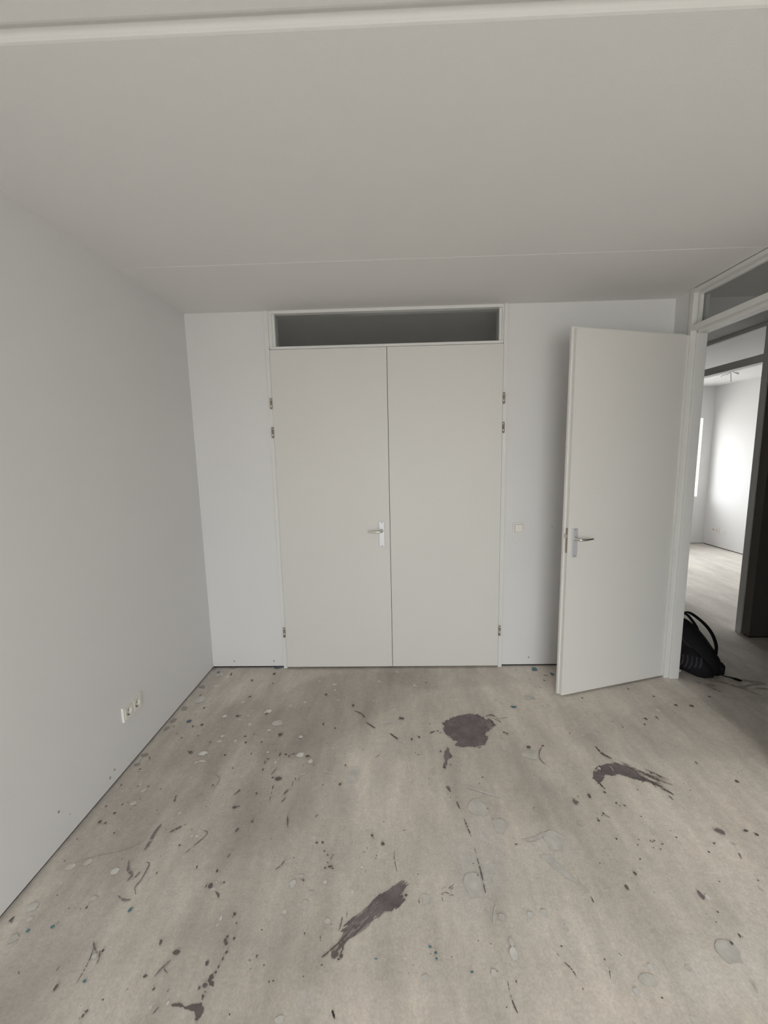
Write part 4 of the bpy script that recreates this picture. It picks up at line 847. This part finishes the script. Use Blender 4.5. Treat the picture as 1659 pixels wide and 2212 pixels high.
# ------------------------------------------------------------ switches and sockets
sw = empty('light_switch', (2.3185, 0, 1.066))
tag(sw, 'square cream rocker light switch on the wall between closet and open door', 'light switch')
link('plate', boxes((-0.040, 0.040, -0.010, 0, -0.040, 0.040, 0.004, 3)), 'plastic', sw)
link('rocker_gap_shade', boxes((-0.030, 0.030, -0.0106, -0.0098, -0.030, 0.030)), 'mg', sw)  # grey sheet paints the shade in the gap around the rocker
bm = bmesh.new(); box(bm, -0.0275, 0.0275, -0.015, -0.0095, -0.0275, 0.0275, 0.003, 3)
for v in bm.verts:
    if v.co.y < -0.0125: v.co.y += 0.003 * (v.co.z / 0.0275)
link('rocker', bm, 'plastic', sw)

def socket_parts(root):
    """double earthed socket; local y runs along the wall, local +x points into the room"""
    bm = bmesh.new()
    ys_ = (-0.0765, -0.064, -0.007, 0.007, 0.064, 0.0765); zs_ = (-0.0405, -0.0285, 0.0285, 0.0405)
    F = [[bm.verts.new((0.0105, min(max(y, -.074), .074), min(max(z, -.038), .038))) for z in zs_] for y in ys_]
    B = [[bm.verts.new((0.0, y, z)) for z in zs_] for y in ys_]
    for a in range(5):
        for b in range(3):
            if b == 1 and a in (1, 3):
                c4 = [(a, b), (a + 1, b), (a + 1, b + 1), (a, b + 1)]
                for (p0, q0), (p1, q1) in zip(c4, c4[1:] + c4[:1]): bm.faces.new((F[p0][q0], F[p1][q1], B[p1][q1], B[p0][q0]))
                continue
            bm.faces.new((F[a][b], F[a + 1][b], F[a + 1][b + 1], F[a][b + 1]))
    rim = [(a, 0) for a in range(6)] + [(5, b) for b in range(1, 4)] + [(a, 3) for a in range(4, -1, -1)] + [(0, b) for b in (2, 1)]
    for (p0, q0), (p1, q1) in zip(rim, rim[1:] + rim[:1]): bm.faces.new((B[p0][q0], B[p1][q1], F[p1][q1], F[p0][q0]))
    bmesh.ops.recalc_face_normals(bm, faces=bm.faces[:])
    pl = link('plate', bm, 'plastic', root)
    for cy in (-0.0355, 0.0355):
        bm = bmesh.new()                       # raised square insert with a round well
        n = 32; h = 0.0278; r = 0.0205; z0, z1, dp = 0.0010, 0.0130, 0.0012
        sq = []
        for k in range(n):
            t = 2 * math.pi * k / n; c, s = math.cos(t), math.sin(t); m = max(abs(c), abs(s))
            sq.append((c / m * h, s / m * h, c * r, s * r))
        O0 = [bm.verts.new((z0, cy + a, b)) for a, b, _, _ in sq]; O1 = [bm.verts.new((z1, cy + a, b)) for a, b, _, _ in sq]
        I1 = [bm.verts.new((z1, cy + a, b)) for _, _, a, b in sq]; I0 = [bm.verts.new((dp, cy + a * .95, b * .95)) for _, _, a, b in sq]
        for k in range(n):
            j = (k + 1) % n
            for A, B in ((O0, O1), (O1, I1), (I1, I0)): bm.faces.new((A[k], A[j], B[j], B[k]))
        bm.faces.new(I0)
        bmesh.ops.recalc_face_normals(bm, faces=bm.faces[:])
        ins = link('socket_insert', bm, 'plastic', root)
        for dy in (-0.0095, 0.0095):
            bm = bmesh.new(); cyl(bm, (dp + .0002, cy + dy, 0), 0.0032, 0.0006, 'x', 10); link('pin_hole', bm, 'hole', ins)
        for dz in (-0.0175, 0.0175):
            link('earth_clip', boxes((dp, z1 - .001, cy - .003, cy + .003, dz - .0012, dz + .0012)), 'lock', ins)
    # plate opening behind the wells is hidden by the inserts: sink the plate there
    return pl

so = empty('wall_socket', (0, -0.952, 0.304))
tag(so, 'cream double wall socket low on the plain side wall', 'socket')
socket_parts(so)
so2 = empty('wall_socket', (BX1, 3.767, 0.283), math.pi)
tag(so2, 'cream double wall socket low on the bright bedroom wall', 'socket')
socket_parts(so2)
cp = empty('blank_cover', (BX1, 3.622, 0.290), math.pi)
tag(cp, 'round cream blank cover beside the bedroom socket', 'cover')
bm = bmesh.new(); cyl(bm, (0, 0, 0), 0.046, 0.004, 'x', 32); cyl(bm, (0.004, 0, 0), 0.046, 0.004, 'x', 32, 0.040)
link('cap', bm, 'plastic', cp)
bm = bmesh.new(); cyl(bm, (0.008, 0, 0), 0.005, 0.001, 'x', 10)
link('screw', bm, 'mg', cp)

# ------------------------------------------------------------ wires hanging from the bedroom ceiling
cw = empty('ceiling_wires', (5.84, 2.70, H))
tag(cw, 'loose grey lamp wires hanging from the bright bedroom ceiling', 'wires')
for pts in ([(0, 0, 0), (-.01, .03, -.03), (-.03, .09, -.035), (-.02, .13, -.05)], [(0, 0, 0), (.02, .02, -.05), (.05, .05, -.09), (.055, .055, -.13)],
            [(0.01, 0, 0), (.06, -.01, -.03), (.10, .0, -.04), (.12, .03, -.02), (.10, .05, -.01)]):
    bm = bmesh.new(); tube(bm, smooth_path(pts, 6), 0.004, 8); link('wire', bm, 'wire', cw, True)
bm = bmesh.new(); cyl(bm, (0, 0, -0.004), 0.03, 0.004, 'z', 20); link('ceiling_box', bm, 'plastic', cw)

# ------------------------------------------------------------ backpack in the hall
va = math.atan2(2.86, 2.10)
bp_ = empty('backpack', (3.565, -0.090, 0), va - math.pi / 2)
tag(bp_, 'black backpack slumped on the hall floor behind the door frame', 'backpack')
def loft(secs, n=28, e=2.6):
    bm = bmesh.new(); rings = []
    for z, cx, cy, ax, ay in secs:
        ring = []
        for k in range(n):
            t = 2 * math.pi * k / n; c, s = math.cos(t), math.sin(t)
            ring.append(bm.verts.new((cx + ax * math.copysign(abs(c) ** (2 / e), c), cy + ay * math.copysign(abs(s) ** (2 / e), s), z + 0.006 * math.sin(3 * t + z * 20) * (z > .03))))
        rings.append(ring)
    for A, B in zip(rings, rings[1:]):
        for k in range(n): bm.faces.new((A[k], A[(k + 1) % n], B[(k + 1) % n], B[k]))
    bm.faces.new(rings[0][::-1]); bm.faces.new(rings[-1])
    bmesh.ops.recalc_face_normals(bm, faces=bm.faces[:])
    return bm
link('body', loft([(0.001, .00, .05, .10, .07), (.015, .015, .05, .135, .095), (.06, .03, .05, .15, .105), (.11, .015, .055, .145, .105), (.17, -.01, .07, .135, .10), (.23, -.04, .09, .12, .09), (.29, -.075, .11, .095, .07), (.33, -.10, .12, .06, .045), (.345, -.11, .125, .03, .02)]), 'bag', bp_, True)
link('front_pocket', loft([(0.001, .055, -.045, .035, .02), (.02, .045, -.045, .085, .035), (.07, .02, -.05, .10, .04), (.12, -.01, -.04, .085, .04), (.17, -.04, -.01, .06, .04), (.20, -.06, .03, .03, .03)]), 'bag', bp_, True)
link('bottom_corner', loft([(.012, .135, .03, .03, .03), (.03, .145, .03, .045, .04), (.075, .150, .03, .042, .04), (.10, .145, .03, .03, .03), (.108, .14, .03, .012, .015)]), 'bag', bp_, True)
for i in range(5):
    x = -.055 + i * .026
    bm = bmesh.new()
    tube(bm, smooth_path([(x - .012, -.083 + .004 * abs(i - 2), .055), (x, -.094 + .004 * abs(i - 2), .085), (x + .006, -.086 + .004 * abs(i - 2), .115), (x + .004, -.062, .145)], 5), 0.0058, 8, 0.5, (1, 0, 0))
    link('pocket_rib', bm, 'rib', bp_, True)
bm = bmesh.new(); tube(bm, smooth_path([(.135, .05, .15), (.13, .06, .22), (.095, .08, .30), (.03, .10, .365), (-.05, .12, .40), (-.10, .13, .33)], 6), [.017] * 31, 10, 0.4, (0.5, 0.85, 0))
link('shoulder_strap', bm, 'strap', bp_, True)
bm = bmesh.new(); tube(bm, smooth_path([(.035, .12, .20), (.025, .13, .27), (-.01, .14, .33), (-.06, .15, .375), (-.11, .15, .33)], 6), [.014] * 25, 10, 0.4, (0.5, 0.85, 0))
link('shoulder_strap', bm, 'strap', bp_, True)
bm = bmesh.new(); tube(bm, smooth_path([(.15, .03, .02), (.19, .03, .012), (.225, .03, .012), (.265, .035, .007), (.285, .035, .006)], 5), [.006, .006, .006, .006, .006, .006, .006, .006, .006, .006, .007, .008, .010, .012, .013, .013, .013, .012, .010, .007, .004][:21], 8, 0.5, (0, 1, 0))
link('strap_tail', bm, 'strap', bp_, True)
link('buckle', boxes((-.085, -.055, -.055, -.03, .001, .012, .003)), 'buckle', bp_)
bm = bmesh.new(); tube(bm, smooth_path([(-.09, .03, .26), (-.05, -.005, .22), (-.01, -.02, .185)], 6), 0.004, 8)
link('zip', bm, 'rib', bp_, True)
